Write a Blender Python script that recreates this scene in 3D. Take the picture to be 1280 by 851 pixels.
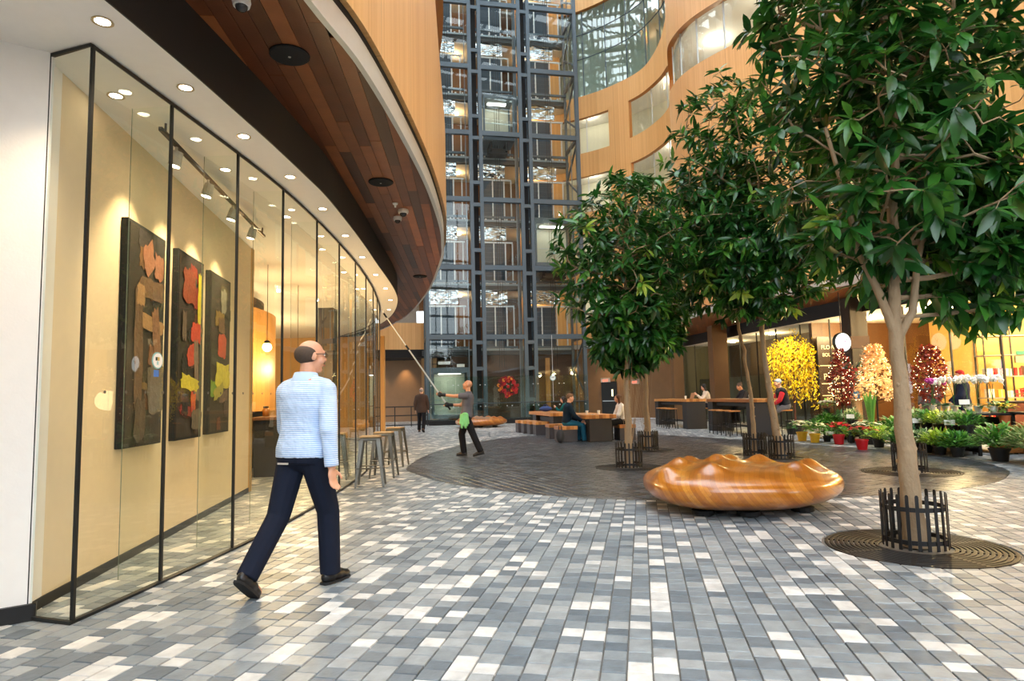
import bpy, bmesh, math, random
import numpy as np
from mathutils import Matrix, Vector

for o in list(bpy.data.objects):
    bpy.data.objects.remove(o, do_unlink=True)
SC = bpy.context.scene
COL = SC.collection
PI = math.pi
rng = random.Random(7)

# ------------------------------------------------------------------ camera
FPX, CAMH, ROLL, HORY = 800.0, 1.3, math.radians(1.35), 497.0      # for a 1280x851 frame
PITCH = math.atan((HORY - 425.5) / FPX / math.cos(ROLL))
FW = np.array([0, math.cos(PITCH), math.sin(PITCH)])
_R0 = np.array([1.0, 0, 0]); _U0 = np.array([0, -math.sin(PITCH), math.cos(PITCH)])
RC = math.cos(ROLL) * _R0 - math.sin(ROLL) * _U0
UC = math.sin(ROLL) * _R0 + math.cos(ROLL) * _U0
CAM = np.array([0, 0, CAMH])
def ray(x, y): return FW + (x - 640) / FPX * RC + (425.5 - y) / FPX * UC
def atz(x, y, z=0.0):
    d = ray(x, y); return CAM + d * ((z - CAMH) / d[2])
def aty(x, y, Y):
    d = ray(x, y); return CAM + d * (Y / d[1])
def proj(P):
    q = np.asarray(P, float) - CAM
    w = q @ FW
    return 640 + FPX * (q @ RC) / w, 425.5 - FPX * (q @ UC) / w, w
cam_d = bpy.data.cameras.new('camera'); cam = bpy.data.objects.new('camera', cam_d); COL.objects.link(cam)
cam_d.sensor_width = 36; cam_d.sensor_fit = 'HORIZONTAL'; cam_d.lens = FPX / 1280 * 36
cam_d.clip_start = 0.05; cam_d.clip_end = 400
cam.matrix_world = Matrix(((RC[0], UC[0], -FW[0], 0), (RC[1], UC[1], -FW[1], 0), (RC[2], UC[2], -FW[2], CAMH), (0, 0, 0, 1)))
SC.camera = cam

# ------------------------------------------------------------------ world and exposure
wd = bpy.data.worlds.new('world'); SC.world = wd; wd.use_nodes = True
bg = wd.node_tree.nodes['Background']
bg.inputs['Color'].default_value = (0.82, 0.92, 1.0, 1); bg.inputs['Strength'].default_value = 3.0
SC.view_settings.view_transform = 'Standard'; SC.view_settings.look = 'None'
SC.view_settings.exposure = 1.18; SC.view_settings.gamma = 1.0
SC.view_settings.use_curve_mapping = False

# ------------------------------------------------------------------ materials
MATS = {}
def srgb(r, g, b):
    def c(v):
        v /= 255.0
        return v / 12.92 if v <= 0.04045 else ((v + 0.055) / 1.055) ** 2.4
    return (c(r), c(g), c(b), 1)
def pmat(name, col, rough=0.6, metal=0.0, var=0.12, scale=12.0, bump=0.0, bscale=60.0, emit=None, estr=0.0, spec=0.5, coat=0.0, stretch=None):
    """principled material whose colour is broken up by a noise"""
    if name in MATS: return MATS[name]
    m = bpy.data.materials.new(name); m.use_nodes = True; nt = m.node_tree; N = nt.nodes; L = nt.links
    b = N['Principled BSDF']
    b.inputs['Roughness'].default_value = rough; b.inputs['Metallic'].default_value = metal
    b.inputs['Specular IOR Level'].default_value = spec
    if coat: b.inputs['Coat Weight'].default_value = coat; b.inputs['Coat Roughness'].default_value = 0.08
    tc = N.new('ShaderNodeTexCoord'); mp = N.new('ShaderNodeMapping'); L.new(tc.outputs['Object'], mp.inputs['Vector'])
    if stretch: mp.inputs['Scale'].default_value = stretch
    nz = N.new('ShaderNodeTexNoise'); nz.inputs['Scale'].default_value = scale; nz.inputs['Detail'].default_value = 3
    L.new(mp.outputs[0], nz.inputs['Vector'])
    r = N.new('ShaderNodeMix'); r.data_type = 'RGBA'
    c = Vector(col[:3])
    r.inputs[6].default_value = (*[max(0, v * (1 - var)) for v in c], 1); r.inputs[7].default_value = (*[min(1, v * (1 + var)) for v in c], 1)
    L.new(nz.outputs['Fac'], r.inputs[0]); L.new(r.outputs[2], b.inputs['Base Color'])
    if bump:
        n2 = N.new('ShaderNodeTexNoise'); n2.inputs['Scale'].default_value = bscale; n2.inputs['Detail'].default_value = 2
        L.new(mp.outputs[0], n2.inputs['Vector'])
        bp = N.new('ShaderNodeBump'); bp.inputs['Strength'].default_value = bump; bp.inputs['Distance'].default_value = 0.02
        L.new(n2.outputs['Fac'], bp.inputs['Height']); L.new(bp.outputs[0], b.inputs['Normal'])
    if emit:
        b.inputs['Emission Color'].default_value = emit; b.inputs['Emission Strength'].default_value = estr
    MATS[name] = m
    return m
def emat(name, col, s):
    if name in MATS: return MATS[name]
    m = bpy.data.materials.new(name); m.use_nodes = True; nt = m.node_tree
    nt.nodes.clear(); e = nt.nodes.new('ShaderNodeEmission'); o = nt.nodes.new('ShaderNodeOutputMaterial')
    e.inputs[0].default_value = col; e.inputs[1].default_value = s
    nt.links.new(e.outputs[0], o.inputs[0]); MATS[name] = m
    return m
def glassmat(name, tint, refl=1.0, rough=0.0, ior=1.5):
    """thin architectural glass: tinted see-through sheet with fresnel reflection"""
    if name in MATS: return MATS[name]
    m = bpy.data.materials.new(name); m.use_nodes = True; nt = m.node_tree; N = nt.nodes; L = nt.links
    N.clear(); o = N.new('ShaderNodeOutputMaterial'); mx = N.new('ShaderNodeMixShader')
    t = N.new('ShaderNodeBsdfTransparent'); t.inputs[0].default_value = tint
    g = N.new('ShaderNodeBsdfGlossy'); g.inputs['Roughness'].default_value = rough; g.inputs[0].default_value = (0.95, 1, 0.98, 1)
    f = N.new('ShaderNodeFresnel'); f.inputs[0].default_value = ior
    geo = N.new('ShaderNodeNewGeometry')
    # both faces of the sheet reflect like the outside of the glass
    iv = N.new('ShaderNodeMix'); iv.data_type = 'FLOAT'; iv.inputs[2].default_value = ior; iv.inputs[3].default_value = 1.0 / ior
    L.new(geo.outputs['Backfacing'], iv.inputs[0]); L.new(iv.outputs[0], f.inputs[0])
    k = N.new('ShaderNodeMath'); k.operation = 'MULTIPLY'; k.use_clamp = True; k.inputs[1].default_value = refl
    L.new(f.outputs[0], k.inputs[0]); L.new(k.outputs[0], mx.inputs[0])
    L.new(t.outputs[0], mx.inputs[1]); L.new(g.outputs[0], mx.inputs[2]); L.new(mx.outputs[0], o.inputs[0])
    MATS[name] = m
    return m
def bamboomat(name, ca, cb, strip=0.035, panel=1.22, rough=0.42):
    """vertical bamboo strips: u = metres along the wall, v = height"""
    m = bpy.data.materials.new(name); m.use_nodes = True; nt = m.node_tree; N = nt.nodes; L = nt.links
    b = N['Principled BSDF']; b.inputs['Roughness'].default_value = rough
    uv = N.new('ShaderNodeUVMap'); uv.uv_map = 'UVMap'
    sp = N.new('ShaderNodeSeparateXYZ'); L.new(uv.outputs[0], sp.inputs[0])
    def M(op, a, bb=None):
        n = N.new('ShaderNodeMath'); n.operation = op
        for i, v in enumerate((a, bb)):
            if v is None: continue
            if isinstance(v, (int, float)): n.inputs[i].default_value = v
            else: L.new(v, n.inputs[i])
        return n.outputs[0]
    q = M('DIVIDE', sp.outputs[0], strip); fl = M('FLOOR', q); fr = M('FRACT', q)
    w = N.new('ShaderNodeTexWhiteNoise'); w.noise_dimensions = '1D'; L.new(fl, w.inputs['W'])
    q2 = M('DIVIDE', sp.outputs[0], panel); f2 = M('FLOOR', q2); fr2 = M('FRACT', q2)
    w2 = N.new('ShaderNodeTexWhiteNoise'); w2.noise_dimensions = '1D'; L.new(f2, w2.inputs['W'])
    nz = N.new('ShaderNodeTexNoise'); nz.inputs['Scale'].default_value = 3.0
    mp = N.new('ShaderNodeMapping'); mp.inputs['Scale'].default_value = (18, 1.2, 1); L.new(uv.outputs[0], mp.inputs[0]); L.new(mp.outputs[0], nz.inputs['Vector'])
    t = M('ADD', M('ADD', M('MULTIPLY', w.outputs['Value'], 0.5), M('MULTIPLY', w2.outputs['Value'], 0.2)), M('MULTIPLY', nz.outputs['Fac'], 0.3))
    mx = N.new('ShaderNodeMix'); mx.data_type = 'RGBA'; mx.inputs[6].default_value = ca; mx.inputs[7].default_value = cb; L.new(t, mx.inputs[0])
    g1 = M('LESS_THAN', fr2, 0.010)
    mx2 = N.new('ShaderNodeMix'); mx2.data_type = 'RGBA'; L.new(M('MULTIPLY', g1, 0.55), mx2.inputs[0]); L.new(mx.outputs[2], mx2.inputs[6]); mx2.inputs[7].default_value = (ca[0] * .4, ca[1] * .35, ca[2] * .3, 1)
    L.new(mx2.outputs[2], b.inputs['Base Color'])
    gr = M('LESS_THAN', fr, 0.09); bp = N.new('ShaderNodeBump'); bp.inputs['Strength'].default_value = 0.35; bp.inputs['Distance'].default_value = 0.01; bp.invert = True
    L.new(gr, bp.inputs['Height']); L.new(bp.outputs[0], b.inputs['Normal'])
    MATS[name] = m
    return m
def attrmat(name, attr, stops, rough=0.5, bump=0.2, bscale=40, nmix=0.25, nscale=9.0, spec=0.5, rvar=0.0, trans=None):
    """colour ramp driven by a per-face value in [0,1] plus noise"""
    m = bpy.data.materials.new(name); m.use_nodes = True; nt = m.node_tree; N = nt.nodes; L = nt.links
    b = N['Principled BSDF']; b.inputs['Roughness'].default_value = rough; b.inputs['Specular IOR Level'].default_value = spec
    a = N.new('ShaderNodeAttribute'); a.attribute_name = attr
    geo = N.new('ShaderNodeNewGeometry')
    nz = N.new('ShaderNodeTexNoise'); nz.inputs['Scale'].default_value = nscale; nz.inputs['Detail'].default_value = 4
    L.new(geo.outputs['Position'], nz.inputs['Vector'])
    rp = N.new('ShaderNodeValToRGB'); cr = rp.color_ramp
    while len(cr.elements) < len(stops): cr.elements.new(0.5)
    for e, (p, c) in zip(cr.elements, stops): e.position = p; e.color = c
    L.new(a.outputs['Fac'], rp.inputs[0])
    hs = N.new('ShaderNodeHueSaturation'); L.new(rp.outputs[0], hs.inputs['Color'])
    mr = N.new('ShaderNodeMapRange'); mr.inputs[1].default_value = 0.25; mr.inputs[2].default_value = 0.75
    mr.inputs[3].default_value = 1 - nmix; mr.inputs[4].default_value = 1 + nmix
    L.new(nz.outputs['Fac'], mr.inputs[0]); L.new(mr.outputs[0], hs.inputs['Value']); L.new(hs.outputs[0], b.inputs['Base Color'])
    if rvar:
        m2 = N.new('ShaderNodeMapRange'); m2.inputs[3].default_value = rough - rvar; m2.inputs[4].default_value = rough + rvar
        L.new(nz.outputs['Fac'], m2.inputs[0]); L.new(m2.outputs[0], b.inputs['Roughness'])
    if bump:
        n2 = N.new('ShaderNodeTexNoise'); n2.inputs['Scale'].default_value = bscale; L.new(geo.outputs['Position'], n2.inputs['Vector'])
        bp = N.new('ShaderNodeBump'); bp.inputs['Strength'].default_value = bump; bp.inputs['Distance'].default_value = 0.01
        L.new(n2.outputs['Fac'], bp.inputs['Height']); L.new(bp.outputs[0], b.inputs['Normal'])
    if trans:
        out = N['Material Output']; tl = N.new('ShaderNodeBsdfTranslucent'); ms = N.new('ShaderNodeMixShader'); ms.inputs[0].default_value = trans
        L.new(hs.outputs[0], tl.inputs[0]); L.new(b.outputs[0], ms.inputs[1]); L.new(tl.outputs[0], ms.inputs[2]); L.new(ms.outputs[0], out.inputs[0])
    MATS[name] = m
    return m

# ------------------------------------------------------------------ mesh helpers
class MB:
    """collects faces; build() links them as one mesh object"""
    def __init__(s): s.v = []; s.f = []; s.uv = {}; s.M = Matrix.Identity(4); s.val = []
    def at(s, loc=(0, 0, 0), rz=0, rx=0, ry=0):
        s.M = Matrix.Translation(loc) @ Matrix.Rotation(rz, 4, 'Z') @ Matrix.Rotation(ry, 4, 'Y') @ Matrix.Rotation(rx, 4, 'X'); return s
    def add(s, vs, fs, uvs=None, val=None):
        n = len(s.v); M = s.M
        s.v.extend([tuple(M @ Vector(v)) for v in vs])
        for i, f in enumerate(fs):
            if uvs: s.uv[len(s.f)] = uvs[i]
            s.f.append(tuple(n + k for k in f))
            s.val.append(0.0 if val is None else val)
        return s
    def box(s, c, size, bev=0.0, val=None):
        x, y, z = c; a, b, h = size[0] / 2, size[1] / 2, size[2] / 2
        if bev <= 0:
            vs = [(x + i * a, y + j * b, z + k * h) for k in (-1, 1) for j in (-1, 1) for i in (-1, 1)]
            return s.add(vs, [(0, 2, 3, 1), (4, 5, 7, 6), (0, 1, 5, 4), (2, 6, 7, 3), (0, 4, 6, 2), (1, 3, 7, 5)], val=val)
        e = min(bev, a * .9, b * .9, h * .9)
        rings = []
        for zz, ins in ((-h, e), (-h + e, 0), (h - e, 0), (h, e)):
            aa, bb = a - ins, b - ins; k = e if ins == 0 else e * .6
            rings.append([(x + px, y + py, z + zz) for px, py in ((-aa + k, -bb), (aa - k, -bb), (aa, -bb + k), (aa, bb - k), (aa - k, bb), (-aa + k, bb), (-aa, bb - k), (-aa, -bb + k))])
        return s.loft(rings, val=val)
    def loft(s, rings, cap=True, closed=True, val=None):
        n = len(rings[0]); vs = [p for r in rings for p in r]; fs = []
        m = n if closed else n - 1
        for i in range(len(rings) - 1):
            for j in range(m):
                k = (j + 1) % n
                fs.append((i * n + j, i * n + k, (i + 1) * n + k, (i + 1) * n + j))
        if cap and closed:
            fs.append(tuple(range(n - 1, -1, -1))); fs.append(tuple((len(rings) - 1) * n + j for j in range(n)))
        return s.add(vs, fs, val=val)
    def lathe(s, prof, n=16, c=(0, 0, 0), val=None, cap=True):
        rings = [[(c[0] + r * math.cos(2 * PI * j / n), c[1] + r * math.sin(2 * PI * j / n), c[2] + z) for j in range(n)] for r, z in prof]
        return s.loft(rings, val=val, cap=cap)
    def cyl(s, p0, p1, r0, r1=None, n=10, val=None):
        r1 = r0 if r1 is None else r1
        a = Vector(p0); b = Vector(p1); d = (b - a)
        if d.length < 1e-6: return s
        q = d.normalized(); u = q.orthogonal().normalized(); w = q.cross(u)
        return s.loft([[tuple(p + (u * math.cos(2 * PI * j / n) + w * math.sin(2 * PI * j / n)) * r) for j in range(n)] for p, r in ((a, r0), (b, r1))], val=val)
    def tube(s, pts, rad, n=8, val=None):
        P = [Vector(p) for p in pts]; R = rad if isinstance(rad, (list, tuple)) else [rad] * len(P)
        rings = []; u = None
        for i, p in enumerate(P):
            d = (P[min(i + 1, len(P) - 1)] - P[max(i - 1, 0)]).normalized()
            u = d.orthogonal().normalized() if u is None else (u - d * u.dot(d)).normalized()
            w = d.cross(u)
            rings.append([tuple(p + (u * math.cos(2 * PI * j / n) + w * math.sin(2 * PI * j / n)) * R[i]) for j in range(n)])
        return s.loft(rings, val=val)
    def sph(s, c, r, nu=12, nv=8, rot=None, val=None):
        r = (r, r, r) if isinstance(r, (int, float)) else r
        rot = rot or Matrix.Identity(3); c = Vector(c)
        rings = []
        for i in range(1, nv):
            t = PI * i / nv
            rings.append([tuple(c + rot @ Vector((r[0] * math.sin(t) * math.cos(2 * PI * j / nu), r[1] * math.sin(t) * math.sin(2 * PI * j / nu), -r[2] * math.cos(t)))) for j in range(nu)])
        n0 = len(s.v)
        vs = [p for q in rings for p in q]; b = len(vs)
        vs += [tuple(c + rot @ Vector((0, 0, -r[2]))), tuple(c + rot @ Vector((0, 0, r[2])))]
        fs = []
        for i in range(len(rings) - 1):
            for j in range(nu):
                k = (j + 1) % nu; fs.append((i * nu + j, i * nu + k, (i + 1) * nu + k, (i + 1) * nu + j))
        for j in range(nu):
            k = (j + 1) % nu; fs.append((b, k, j)); fs.append((b + 1, (len(rings) - 1) * nu + j, (len(rings) - 1) * nu + k))
        return s.add(vs, fs, val=val)
    def prism(s, poly, z0, z1, val=None):
        return s.loft([[(x, y, z0) for x, y in poly], [(x, y, z1) for x, y in poly]], val=val)
    def quad(s, a, b, c, d, uv=None, val=None): return s.add([a, b, c, d], [(0, 1, 2, 3)], [uv] if uv else None, val=val)
    def mesh(s, name):
        me = bpy.data.meshes.new(name); me.from_pydata(s.v, [], s.f)
        if s.uv:
            l = me.uv_layers.new(name='UVMap')
            for p in me.polygons:
                q = s.uv.get(p.index)
                if q:
                    for k, li in enumerate(p.loop_indices): l.data[li].uv = q[k]
        if any(s.val):
            a = me.attributes.new('shade', 'FLOAT', 'FACE'); a.data.foreach_set('value', s.val)
        return me
    def build(s, name, m, parent=None, smooth=False, loc=None):
        me = s.mesh(name)
        return obj(name, me, m, parent, smooth, loc)
def obj(name, me, m, parent=None, smooth=False, loc=None):
    o = bpy.data.objects.new(name, me); COL.objects.link(o)
    if m is not None:
        me.materials.clear(); me.materials.append(m)
    if smooth: me.shade_smooth() if smooth is True else me.set_sharp_from_angle(angle=smooth)
    if parent is not None: o.parent = parent
    if loc is not None: o.location = loc
    return o
def thing(name, label, cat, loc=(0, 0, 0), rz=0, group=None):
    o = bpy.data.objects.new(name, None); COL.objects.link(o); o.empty_display_size = 0.1
    o.location = loc; o.rotation_euler = (0, 0, rz); o['label'] = label; o['category'] = cat
    if group: o['group'] = group
    return o
def tag(o, label, cat, group=None):
    o['label'] = label; o['category'] = cat
    if group: o['group'] = group
    return o
def struct(o, label=None):
    o['kind'] = 'structure'
    if label: o['label'] = label
    return o
def sroot(name, label=None):
    o = bpy.data.objects.new(name, None); COL.objects.link(o); o.empty_display_size = 0.1
    return struct(o, label)
def copy_tree(o, parent=None):
    c = o.copy(); COL.objects.link(c); c.parent = parent
    for ch in o.children: copy_tree(ch, c)
    return c
def spot(name, loc, target, power, col, size=1.0, blend=0.6, radius=0.05, parent=None):
    l = bpy.data.lights.new(name, 'SPOT'); l.energy = power; l.color = col; l.spot_size = size; l.spot_blend = blend; l.shadow_soft_size = radius
    o = bpy.data.objects.new(name, l); COL.objects.link(o); o.location = loc
    d = Vector(target) - Vector(loc); o.rotation_euler = d.to_track_quat('-Z', 'Y').to_euler()
    return o
def point(name, loc, power, col, radius=0.1):
    l = bpy.data.lights.new(name, 'POINT'); l.energy = power; l.color = col; l.shadow_soft_size = radius
    o = bpy.data.objects.new(name, l); COL.objects.link(o); o.location = loc
    return o
def area(name, loc, target, power, col, sx, sy):
    l = bpy.data.lights.new(name, 'AREA'); l.energy = power; l.color = col; l.shape = 'RECTANGLE'; l.size = sx; l.size_y = sy
    o = bpy.data.objects.new(name, l); COL.objects.link(o); o.location = loc
    d = Vector(target) - Vector(loc); o.rotation_euler = d.to_track_quat('-Z', 'Y').to_euler()
    return o
def spline(pts, step=0.25, closed=False):
    """Catmull-Rom through 2-D points, resampled at about equal steps"""
    P = [np.array(p, float) for p in pts]; out = []
    n = len(P)
    rngi = range(n) if closed else range(n - 1)
    for i in rngi:
        if closed: p0, p1, p2, p3 = P[i - 1], P[i], P[(i + 1) % n], P[(i + 2) % n]
        else: p1, p2 = P[i], P[i + 1]; p0 = P[i - 1] if i > 0 else 2 * p1 - p2; p3 = P[i + 2] if i + 2 < n else 2 * p2 - p1
        for t in np.linspace(0, 1, 24, endpoint=False):
            out.append(0.5 * ((2 * p1) + (-p0 + p2) * t + (2 * p0 - 5 * p1 + 4 * p2 - p3) * t * t + (-p0 + 3 * p1 - 3 * p2 + p3) * t ** 3))
    if not closed: out.append(P[-1])
    else: out.append(out[0])
    A = np.array(out); d = np.r_[0, np.cumsum(np.linalg.norm(np.diff(A, axis=0), axis=1))]
    k = max(2, int(round(d[-1] / step))); s = np.linspace(0, d[-1], k + 1)
    return np.c_[np.interp(s, d, A[:, 0]), np.interp(s, d, A[:, 1])], s
def offset(P, dist):
    """shift a polyline to its left by dist"""
    t = np.gradient(P, axis=0); t /= np.linalg.norm(t, axis=1)[:, None]
    return P + np.c_[-t[:, 1], t[:, 0]] * dist
def ribbon(mb, A, za, B, zb, s=None):
    """strip between polyline A at height za and polyline B at height zb"""
    za = np.broadcast_to(za, len(A)); zb = np.broadcast_to(zb, len(B))
    if s is None: s = np.r_[0, np.cumsum(np.linalg.norm(np.diff(A, axis=0), axis=1))]
    for i in range(len(A) - 1):
        mb.quad((*A[i], za[i]), (*A[i + 1], za[i + 1]), (*B[i + 1], zb[i + 1]), (*B[i], zb[i]),
                uv=[(s[i], za[i]), (s[i + 1], za[i + 1]), (s[i + 1], zb[i + 1]), (s[i], zb[i])])
    return mb
def lerp_path(P, s, q):
    return np.array([np.interp(q, s, P[:, 0]), np.interp(q, s, P[:, 1])])

# shared materials
BLACK = pmat('black_metal', srgb(24, 24, 26), 0.45, 0.2)
BLACKM = pmat('black_matte', srgb(20, 20, 22), 0.8)
STEEL = pmat('grey_steel', srgb(82, 96, 106), 0.42, 0.35, var=.1)
WHITE = pmat('white_plaster', srgb(240, 237, 232), 0.8, var=.03, bump=.05)
ALU = pmat('pale_metal_edge', srgb(200, 205, 208), 0.35, 0.5, var=.05)
GLASS = glassmat('clear_glass', (0.93, 0.97, 0.94, 1), 1.0)
BAMBOO = bamboomat('bamboo_strips', srgb(208, 152, 88), srgb(236, 188, 124))
WOODRIM = pmat('bamboo_edge', srgb(176, 112, 44), 0.4, var=.2, scale=5)
EDGEG = pmat('glass_edge', srgb(30, 38, 34), 0.3)
# ================================================================== floor: setts in rows, a dark oval laid the other way
EGG = [(-2.11, 12.77), (-1.76, 11.5), (-1.05, 10.1), (-0.05, 9.01), (0.78, 8.38), (1.59, 8.07), (2.7, 7.88), (3.93, 7.91), (4.82, 8.09), (5.66, 8.35), (6.45, 8.8), (7.1, 9.4), (7.7, 10.2), (8.15, 11.6), (8.1, 13.4), (7.2, 15.7), (6.0, 18.3), (4.84, 20.7), (3.27, 22.3), (1.61, 22.6), (0.1, 21.5), (-1.3, 19.0), (-2.0, 16.1)]
EGGP, _ = spline(EGG, 0.15, closed=True); EGGP = EGGP[:-1]
_et = np.roll(EGGP, -1, 0) - np.roll(EGGP, 1, 0); _et /= np.linalg.norm(_et, axis=1)[:, None]
EGGN = np.c_[_et[:, 1], -_et[:, 0]]                 # the list runs anticlockwise: this points outwards
_c = EGGP.mean(0)
if ((EGGP - _c) * EGGN).sum() < 0: EGGN = -EGGN
def egg_sd(p):
    d = EGGP - p; k = int(np.argmin((d * d).sum(1)))
    return float((p - EGGP[k]) @ EGGN[k]), EGGP[k], EGGN[k]
GRATES = [(3.30, 5.43, 0.70), (2.07, 11.75, 0.62), (3.16, 15.3, 0.62), (5.05, 13.6, 0.42), (5.25, 12.75, 0.42), (6.2, 10.2, 0.70)]
# colour of the mortar bed and of the paving too far away to pick apart
def far_paving():
    m = bpy.data.materials.new('paving_bed'); m.use_nodes = True; nt = m.node_tree; N = nt.nodes; L = nt.links
    b = N['Principled BSDF']; b.inputs['Roughness'].default_value = 0.55
    g = N.new('ShaderNodeNewGeometry'); mp = N.new('ShaderNodeMapping'); mp.inputs['Rotation'].default_value = (0, 0, math.radians(-11.3) + PI / 2)
    L.new(g.outputs['Position'], mp.inputs[0])
    br = N.new('ShaderNodeTexBrick'); br.inputs['Scale'].default_value = 1.0; br.inputs['Brick Width'].default_value = 0.15; br.inputs['Row Height'].default_value = 0.12
    br.inputs['Mortar Size'].default_value = 0.006; br.inputs['Color1'].default_value = srgb(120, 122, 124); br.inputs['Color2'].default_value = srgb(196, 197, 196); br.inputs['Mortar'].default_value = srgb(84, 82, 80)
    L.new(mp.outputs[0], br.inputs[0])
    sp = N.new('ShaderNodeSeparateXYZ'); L.new(g.outputs['Position'], sp.inputs[0]); gt = N.new('ShaderNodeMath'); gt.operation = 'GREATER_THAN'; gt.inputs[1].default_value = 25.4; L.new(sp.outputs[1], gt.inputs[0])
    mx = N.new('ShaderNodeMix'); mx.data_type = 'RGBA'; L.new(gt.outputs[0], mx.inputs[0]); mx.inputs[6].default_value = srgb(112, 108, 102); L.new(br.outputs[0], mx.inputs[7]); L.new(mx.outputs[2], b.inputs['Base Color'])
    return m
fl = MB(); fl.box((0, 14, -0.06), (60, 80, 0.096))
FLOOR = struct(fl.build('floor', far_paving()))
SETT = attrmat('stone_sett', 'shade', [(0, srgb(96, 106, 115)), (0.3, srgb(120, 129, 136)), (0.6, srgb(140, 147, 151)), (0.8, srgb(162, 165, 166)), (0.9, srgb(204, 203, 200)), (1, srgb(222, 220, 215))], rough=0.42, bump=.35, bscale=26, nmix=.2, nscale=13, rvar=.14)
DARKSETT = attrmat('dark_stone_sett', 'shade', [(0, srgb(38, 43, 50)), (0.5, srgb(56, 62, 70)), (1, srgb(82, 88, 95))], rough=0.33, bump=.05, bscale=24, nmix=.16, nscale=11, rvar=.14)
def clip_poly(poly, p, n):
    out = []
    for i in range(len(poly)):
        a, b = poly[i], poly[(i + 1) % len(poly)]
        da = (a[0] - p[0]) * n[0] + (a[1] - p[1]) * n[1]; db = (b[0] - p[0]) * n[0] + (b[1] - p[1]) * n[1]
        if da >= 0: out.append(a)
        if da * db < 0:
            t = da / (da - db); out.append((a[0] + t * (b[0] - a[0]), a[1] + t * (b[1] - a[1])))
    return out
def lay_setts(ang, w, lens, region, outside, seed, shade_fn, gap=.0035):
    """list of (polygon, shade, height) for setts laid in straight rows at ang degrees from +Y"""
    R = random.Random(seed); a = math.radians(ang)
    el = np.array([math.sin(a), math.cos(a)]); ew = np.array([math.cos(a), -math.sin(a)])
    x0, x1, y0, y1 = region
    cor = np.array([(x0, y0), (x1, y0), (x0, y1), (x1, y1)]); wu = cor @ ew; lu = cor @ el
    res = []
    for r in range(int(wu.min() / w), int(wu.max() / w) + 1):
        q = lu.min() + R.random() * 0.2
        wr = r * w
        while q < lu.max():
            ln = R.choice(lens); c = ew * (wr + w / 2) + el * (q + ln / 2); q += ln
            sh = shade_fn(R); hz = R.uniform(-0.0015, 0.0015)
            X, Y = c
            if not (x0 < X < x1 and y0 < Y < y1) or abs(X) > 0.9 * Y + 2.6: continue
            aw, al = ew * (w / 2 - gap), el * (ln / 2 - gap)
            poly = [tuple(c - aw - al), tuple(c + aw - al), tuple(c + aw + al), tuple(c - aw + al)]
            sd, p, n = egg_sd(c)
            if outside:
                if sd < -0.16: continue
                if sd < 0.2: poly = clip_poly(poly, p + n * 0.004, n)
            else:
                if sd > 0.2: continue
                if sd > -0.2: poly = clip_poly(poly, p - n * 0.004, -n)
            for gx, gy, gr in GRATES:
                d = math.hypot(X - gx, Y - gy)
                if d < gr + 0.2:
                    nn = ((X - gx) / max(d, 1e-3), (Y - gy) / max(d, 1e-3))
                    poly = clip_poly(poly, (gx + nn[0] * (gr + .004), gy + nn[1] * (gr + .004)), nn) if d > 0.1 else []
            if len(poly) < 3: continue
            ar = 0.5 * abs(sum(poly[i][0] * poly[(i + 1) % len(poly)][1] - poly[(i + 1) % len(poly)][0] * poly[i][1] for i in range(len(poly))))
            if ar < 0.0008: continue
            res.append((poly, sh, hz))
    return res
def sett_mesh(mb, poly, sh, hz):
    n = len(poly); cx = sum(p[0] for p in poly) / n; cy = sum(p[1] for p in poly) / n
    k = 0.955
    vs = [(p[0], p[1], -0.0125) for p in poly] + [(cx + (p[0] - cx) * .99, cy + (p[1] - cy) * .99, hz - 0.004) for p in poly] + [(cx + (p[0] - cx) * k, cy + (p[1] - cy) * k, hz) for p in poly]
    fs = [tuple(2 * n + i for i in range(n))]
    for i in range(n):
        j = (i + 1) % n; fs += [(i, j, n + j, n + i), (n + i, n + j, 2 * n + j, 2 * n + i)]
    n0 = len(mb.v); mb.v.extend(vs); mb.f.extend(tuple(n0 + q for q in f) for f in fs); mb.val.extend([max(sh, .001)] * len(fs))
def shade_light(R):
    t = R.random()
    return R.uniform(.88, 1) if t < .15 else (R.uniform(.62, .8) if t < .38 else R.uniform(0, .62))
light = lay_setts(11.3, 0.122, [.105, .12, .12, .15, .185], (-9.5, 11.5, 2.3, 25.5), True, 3, shade_light)
dark = lay_setts(-24, 0.145, [.17, .2, .24, .28], (-3, 9, 7.5, 23), False, 5, lambda R: R.random(), .0055)
def px_area(poly):
    pr = [proj((x, y, 0)) for x, y in poly]
    if any(p[2] < .5 or not (-10 < p[0] < 1290 and -10 < p[1] < 860) for p in pr): return 0
    return 0.5 * abs(sum(pr[i][0] * pr[(i + 1) % len(pr)][1] - pr[(i + 1) % len(pr)][0] * pr[i][1] for i in range(len(pr))))
light.sort(key=lambda t: -px_area(t[0]))
for poly, sh, hz in light[:300]:
    mb = MB(); sett_mesh(mb, poly, sh, hz); mb.build('paver', SETT, FLOOR)
mb = MB()
for t in light[300:]: sett_mesh(mb, *t)
o = mb.build('paving', SETT, FLOOR); o['kind'] = 'stuff'
mb = MB()
for t in dark: sett_mesh(mb, *t)
o = mb.build('dark_paving', DARKSETT, FLOOR); o['kind'] = 'stuff'
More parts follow.
